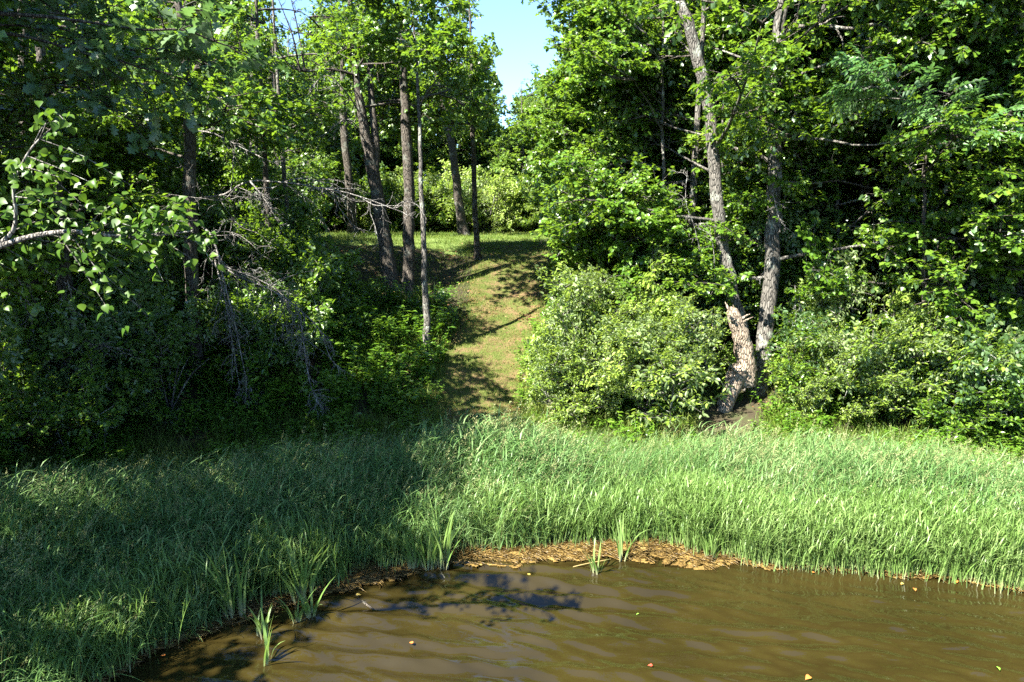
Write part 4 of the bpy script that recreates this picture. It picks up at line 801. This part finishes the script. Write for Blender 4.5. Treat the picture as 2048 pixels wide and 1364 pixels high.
for k in (2, 5, 8, 11):
    mb = MB(); tube(mb, smooth_path([(.25, .1, 6.5 + k * .25), (P[k] - ob) * .6 + np.array((0, 0, 3.6)), P[k] - ob], 10), np.linspace(.05, .012, 10), 6, 0, .06, rg); link('limb', mb.mesh('limb', [M['bark']], True), orr)
c = crown_points(ob, lambda h: ob + np.array((.3, .1, h)), 7.5, 13, 2.8, 9, 'oak', rg, 4)
scatter('crown', 'oak', c[0] - ob, c[1], c[2], rg, orr)

# ------------------------------------------------------------------ herbs, grass, litter
rg = np.random.RandomState(31)
STUBWIN = [(1405, 700), (1560, 700), (1545, 800), (1480, 900), (1400, 900)]
def in_view(P, m=450):
    q = proj(P); return (q[:, 0] > -m) & (q[:, 0] < 2048 + m) & (q[:, 1] < 1364 + 500)
def sow(name, key, n, x0, x1, y0, y1, cond, sc, label, dz=0.0, tilt=.12):
    x = rg.uniform(x0, x1, n); y = rg.uniform(y0, y1, n); k = cond(x, y); x, y = x[k], y[k]; z = zt(x, y) + dz; P = np.stack((x, y, z), 1); k = in_view(P); k &= ~(inpoly(proj(P + np.array((0, 0, .35))), STUBWIN) & (P[:, 1] < 18.9)); P = P[k]
    m_ = len(P); rot = np.stack((rg.normal(0, tilt, m_), rg.normal(0, tilt, m_), rg.uniform(0, 6.28, m_)), 1); s = rg.uniform(*sc, m_)
    return P, rot, s, name, key, label
def sown(t):
    P, rot, s, name, key, label = t; o = scatter(name, key, P, rot, s, rg); tag(o, label, None, None, 'stuff'); return o
sown(sow('undergrowth', 'herb', 5200, -24, 26, 14, 34, lambda x, y: (y > yb(x) + .3) & ((y < 24.3 + vnoise(x, y, 1.2, 45) * .5) | (x < -9.5) | (x > 3)) & ~on_path(x, y, -.05) & ((np.abs(x + 3.5) < 5) | (rg.rand(len(x)) < .55)), (.7, 1.7), 'leafy green undergrowth covering the wooded bank'))
sown(sow('foot_weeds', 'herb', 1500, -13, 14, 12.5, 19.5, lambda x, y: (y > yb(x) - 1.9 + vnoise(x, y, 1.3, 46) * .7) & (y < yb(x) + .8) & ~on_path(x, y, .0) & (vnoise(x, y, 2.1, 47) > -.2), (.55, 1.1), 'low leafy weeds between the reeds and the bank'))
sown(sow('broad_weeds', 'herb', 420, -12, 14, 10.5, 17, lambda x, y: (y > ys(x) + 1.3) & (y < yb(x) - 1.5) & (vnoise(x, y, 1.1, 48) > .25), (.8, 1.2), 'broad leaved weeds growing among the reeds'))
sown(sow('bank_grass', 'tallgrass', 5500, -12, 12, 14, 25.5, lambda x, y: (((y > yb(x) - .3) & ~on_path(x, y, -.12) & (vnoise(x, y, 1.3, 41) > -.25)) | ((y > yb(x) - 3.0) & (y < yb(x) - .2) & ~on_path(x, y + 1.0, -.3))), (.7, 1.5), 'tufts of long grass beside the path'))
sown(sow('lawn_grass', 'turf', 17000, -24, 14, 24, 62, lambda x, y: (is_lawn(x, y) | ((x > -12) & (x < 5))) & ~((y < 31) & on_path(x, y, -.2)), (.9, 2.0), 'sunlit grass of the lawn above the bank'))
sown(sow('path_grass', 'turf', 11000, -5, 4, 18, 34, lambda x, y: on_path(x, y, .25) & (vnoise(x, y, 1.5, 43) + rg.normal(0, .45, len(x)) > -.35), (.6, 1.2), 'short worn grass growing on the path'))
sown(sow('leaf_litter', 'litter', 2600, -5, 4, 18, 34, lambda x, y: on_path(x, y, .3) & (vnoise(x, y, 1.2, 44) + rg.normal(0, .3, len(x)) > .1), (.5, .9), 'dry brown leaves scattered on the path', .02))
sown(sow('forest_litter', 'litter', 1800, -16, 18, 16, 30, lambda x, y: (y > yb(x)) & ~on_path(x, y, .1), (.7, 1.2), 'dry brown leaves under the trees', .02))

# reed bed
rg = np.random.RandomState(32)
def bed(x, y): 
    e = ys(x) + np.interp(x, [-4.6, -3.4], [-.12, .45]) + vnoise(x, y, 1.7, 51) * .22 + vnoise(x, y, 4.5, 52) * .10
    return (y > e) & (y < yb(x) - 2.3 + vnoise(x, y, 1.5, 53) * .5) & (vnoise(x, y, 2.4, 56) + np.random.RandomState(3).normal(0, .35, len(x)) > -.55)
x = rg.uniform(-18, 19, 24000); y = rg.uniform(4, 19.8, 24000); k = bed(x, y); x, y = x[k], y[k]; P = np.stack((x, y, np.maximum(zt(x, y), -.1)), 1); k = in_view(P, 700); P = P[k]; n = len(P)
edge = np.clip((P[:, 1] - ys(P[:, 0])) / 2.2, 0, 1); s = (.62 + .36 * edge) * rg.uniform(.72, 1.18, n) * (1 + .36 * vnoise(P[:, 0], P[:, 1], .9, 54)) * np.interp(yb(P[:, 0]) - P[:, 1], [1.9, 5.2], [.36, .95])
o = scatter('reed_bed', 'reed', P, np.stack((rg.normal(0, .08, n), rg.normal(.05, .08, n), rg.normal(0, .5, n)), 1), s, rg); tag(o, 'dense bed of tall green reeds with pale seed heads along the pond', None, None, 'stuff')
x = rg.uniform(-9, 14, 9000); y = ys(x) + .05 + np.abs(rg.normal(0, .75, 9000)); k = (vnoise(x, y, 2.6, 55) + rg.normal(0, .25, 9000) > .12 - .5 * (x > 3.2)) & (y > ys(x) + .35 - .35 * (x > 3.4)); x, y = x[k], y[k]; P = np.stack((x, y, np.full(len(x), -.08)), 1); k = in_view(P, 100); P = P[k][:3400]; n = len(P)
o = scatter('edge_reeds', 'edge_reed', P, np.stack((rg.normal(0, .06, n), rg.normal(0, .06, n), rg.uniform(0, 6.28, n)), 1), rg.uniform(.65, 1.1, n), rg); tag(o, 'light green reeds with bare pale stems standing at the water edge', None, None, 'stuff')

# sedge tussocks at the water edge, blade by blade
rg = np.random.RandomState(33); BM = []
for i in range(9):
    mb = MB(); ribbons(mb, np.zeros((1, 3)), np.zeros(1), np.array([1.0]), np.array([rg.uniform(.05, .4)]), np.array([rg.uniform(.02, .35)]), np.array([.038]), np.array([rg.uniform(.3, 1)]), 7, 0, np.array([rg.uniform(-.7, .7)])); BM.append(mb.mesh('blade', [M['sedge']]))
GT = 'tall sedge tussocks at the water edge'
for lab, px, py, h, nb in [('tall sedge clump at the water edge, leftmost of the big ones', 402, 1228, 1.45, 30), ('sharp upright sedge clump with pale foot right beside the leftmost clump', 470, 1232, 1.5, 32), ('sedge clump standing alone at the muddy point', 606, 1202, 1.4, 30), ('left clump of the three standing on the orange scum', 830, 1136, 1.0, 22), ('middle clump of the three standing on the orange scum', 858, 1138, 1.05, 22), ('right and tallest clump of the three on the orange scum', 884, 1134, 1.4, 26), ('short thin sedge tuft standing in dark water', 527, 1268, .75, 12), ('small sedge tuft in the water below the lone clump', 592, 1240, .6, 9), ('few lone blades standing in the dark water nearest the camera', 532, 1325, .8, 6), ('yellow green sedge tuft at the scum edge right of the lone clump', 622, 1232, .7, 11), ('thin sedge tuft on the orange scum near the stick', 1192, 1145, .7, 10), ('small upright tuft on the orange scum', 1247, 1122, .9, 12), ('drooping grass tuft at the right end of the orange scum', 1420, 1118, .75, 14), ('tall sedge clump at the reed front above the orange scum', 1385, 1092, 1.5, 26)]:
    b = plane(px, py, 0); b[2] = -.05; t = empty('sedge_tussock', b, lab, 'sedge', GT); wet = .05 + .0035 * nb
    for i in range(nb):
        o = bpy.data.objects.new('blade', BM[rg.randint(9)]); COL.objects.link(o); o.parent = t; a = rg.uniform(0, 6.28); r_ = wet * math.sqrt(rg.rand()); o.location = (math.cos(a) * r_, math.sin(a) * r_, 0); hh = h * rg.uniform(.55, 1.08); o.scale = (hh, rg.uniform(.8, 1.4), hh); o.rotation_euler = (0, 0, a + rg.normal(0, .7))

# ------------------------------------------------------------------ scum, straw, leaves and sticks on the water
def w_(x): return np.interp(x, [-6.5, -4.2, -3.2, -2, -.8, 0, 3.2, 4.2, 6, 9], [.15, .5, .3, .35, .52, .66, .66, .42, .38, .34])
def scum_keep(x, y):
    d = y - ys(x); w = w_(x)
    return (d > -w * (.55 + .5 * vnoise(x, y, 1.8, 61)) + vnoise(x, y, 9, 62) * .09 + vnoise(x, y, 23, 64) * .05) & (d < 1.0) & (vnoise(x, y, 6, 63) + vnoise(x, y, 17, 65) * .5 > -1.05 + .5 * np.clip((-d - w_(x) * .35) / .3, 0, 1)) & (vnoise(x, y, 40, 68) > -.9 + .5 * (d < -w_(x) * .5))
sc_ = link('algae_mat', grid('algae_mat', np.arange(-6.8, 9.6, .03), np.arange(7.2, 13.0, .03), lambda x, y: .022 + .012 * vnoise(x, y, 7, 66), [M['scum']], True, None, scum_keep)); tag(sc_, 'orange brown floating scum along the reed edge', None, None, 'stuff')
rg = np.random.RandomState(34); mb = MB(); x = rg.uniform(-6, 9, 14000); y = ys(x) + rg.normal(-.15, .4, 14000); k = scum_keep(x, y); x, y = x[k], y[k]; n = len(x); a = rg.normal(0, .8, n); ln = rg.uniform(.03, .15, n) * rg.choice((1, 1, 1, 1.8), n)
leaves(mb, L_RHOMB, np.stack((x, y, rg.uniform(.035, .06, n)), 1), np.stack((np.cos(a), np.sin(a), rg.normal(0, .05, n)), 1), np.stack((rg.normal(0, .2, n), rg.normal(0, .2, n), np.ones(n)), 1), ln, .009, rg.uniform(0, 1, n)); tag(link('straw_bits', mb.mesh('straw_bits', [M['straw']])), 'bits of dead straw lying on the floating scum', None, None, 'stuff')
def flat_mat(name, c):
    m, nt, nd, lk, out = mat(name); p = nd.new('ShaderNodeBsdfPrincipled'); p.inputs['Base Color'].default_value = (*c, 1); p.inputs['Roughness'].default_value = .5; lk.new(p.outputs[0], out.inputs[0]); return m
FM = {'orange': flat_mat('orange_leaf', (.30, .10, .02)), 'red': flat_mat('red_leaf', (.3, .04, .02)), 'yellow': flat_mat('yellow_leaf', (.34, .24, .05)), 'green': flat_mat('green_leaf', (.14, .32, .03)), 'pale': flat_mat('pale_leaf', (.32, .28, .19))}
GF = 'fallen leaves floating on the water'
for c, px, py, s, lab in [('orange', 826, 1286, .13, 'orange leaf drifting alone on the dark left water'), ('red', 1305, 1331, .13, 'small red leaf floating near the bottom centre'), ('orange', 1620, 1352, .2, 'curled orange brown leaf at the bottom edge'), ('green', 2000, 1341, .24, 'narrow yellow green leaf at the bottom right corner'), ('green', 1278, 1227, .1, 'tiny green leaf on the brown water below the scum'), ('orange', 1828, 1176, .16, 'orange leaf just below the right reeds'), ('orange', 1912, 1160, .16, 'orange leaf caught at the foot of the right reeds'), ('yellow', 1806, 1166, .12, 'yellow leaf touching the right reed edge'), ('yellow', 712, 1190, .16, 'yellow leaf at the muddy point beside the dark water'), ('orange', 325, 1312, .15, 'orange leaf in the shadow at the lower left'), ('orange', 978, 1152, .15, 'orange leaf at the edge of the orange scum'), ('yellow', 1058, 1147, .14, 'yellow leaf floating off the scum edge'), ('pale', 1660, 1133, .13, 'pale leaf on the scum under the right reeds'), ('orange', 1625, 1145, .13, 'orange leaf on the scum under the right reeds')]:
    b = plane(px, py, .045); b[2] = .045; a = rg.uniform(0, 6.28); mb = MB(); leaves(mb, L_BIRCH if c != 'green' else L_LANCE, np.zeros((1, 3)), np.array([(math.cos(a), math.sin(a), .05)]), np.array([(.1, -.15, 1)]), np.array([s * .5]), .5 * s * (.75 if c != 'green' else .3), np.array([.5])); tag(link('floating_leaf', mb.mesh('floating_leaf', [FM[c]]), None, b), lab, 'leaf', GF)
for lab, px, r, mm, sd in [('pale dry stick lying across the orange scum', [(1146, 1137), (1175, 1130), (1222, 1121)], .010, 'straw', 1), ('brown waterlogged wood piece at the dark point', [(712, 1192), (728, 1204), (745, 1217)], .03, 'bark', 3)]:
    b = plane(*px[0], .0); mb = MB(); P = smooth_path(np.array([plane(a, c, .0) + np.array((0, 0, .03 if mm == 'straw' else -.008)) for a, c in px]) - b, 10); tube(mb, P, np.linspace(r, r * .5, 10), 7, 0, .12, np.random.RandomState(sd)); tag(link('stick', mb.mesh('stick', [M[mm]], True), None, b), lab, 'stick')
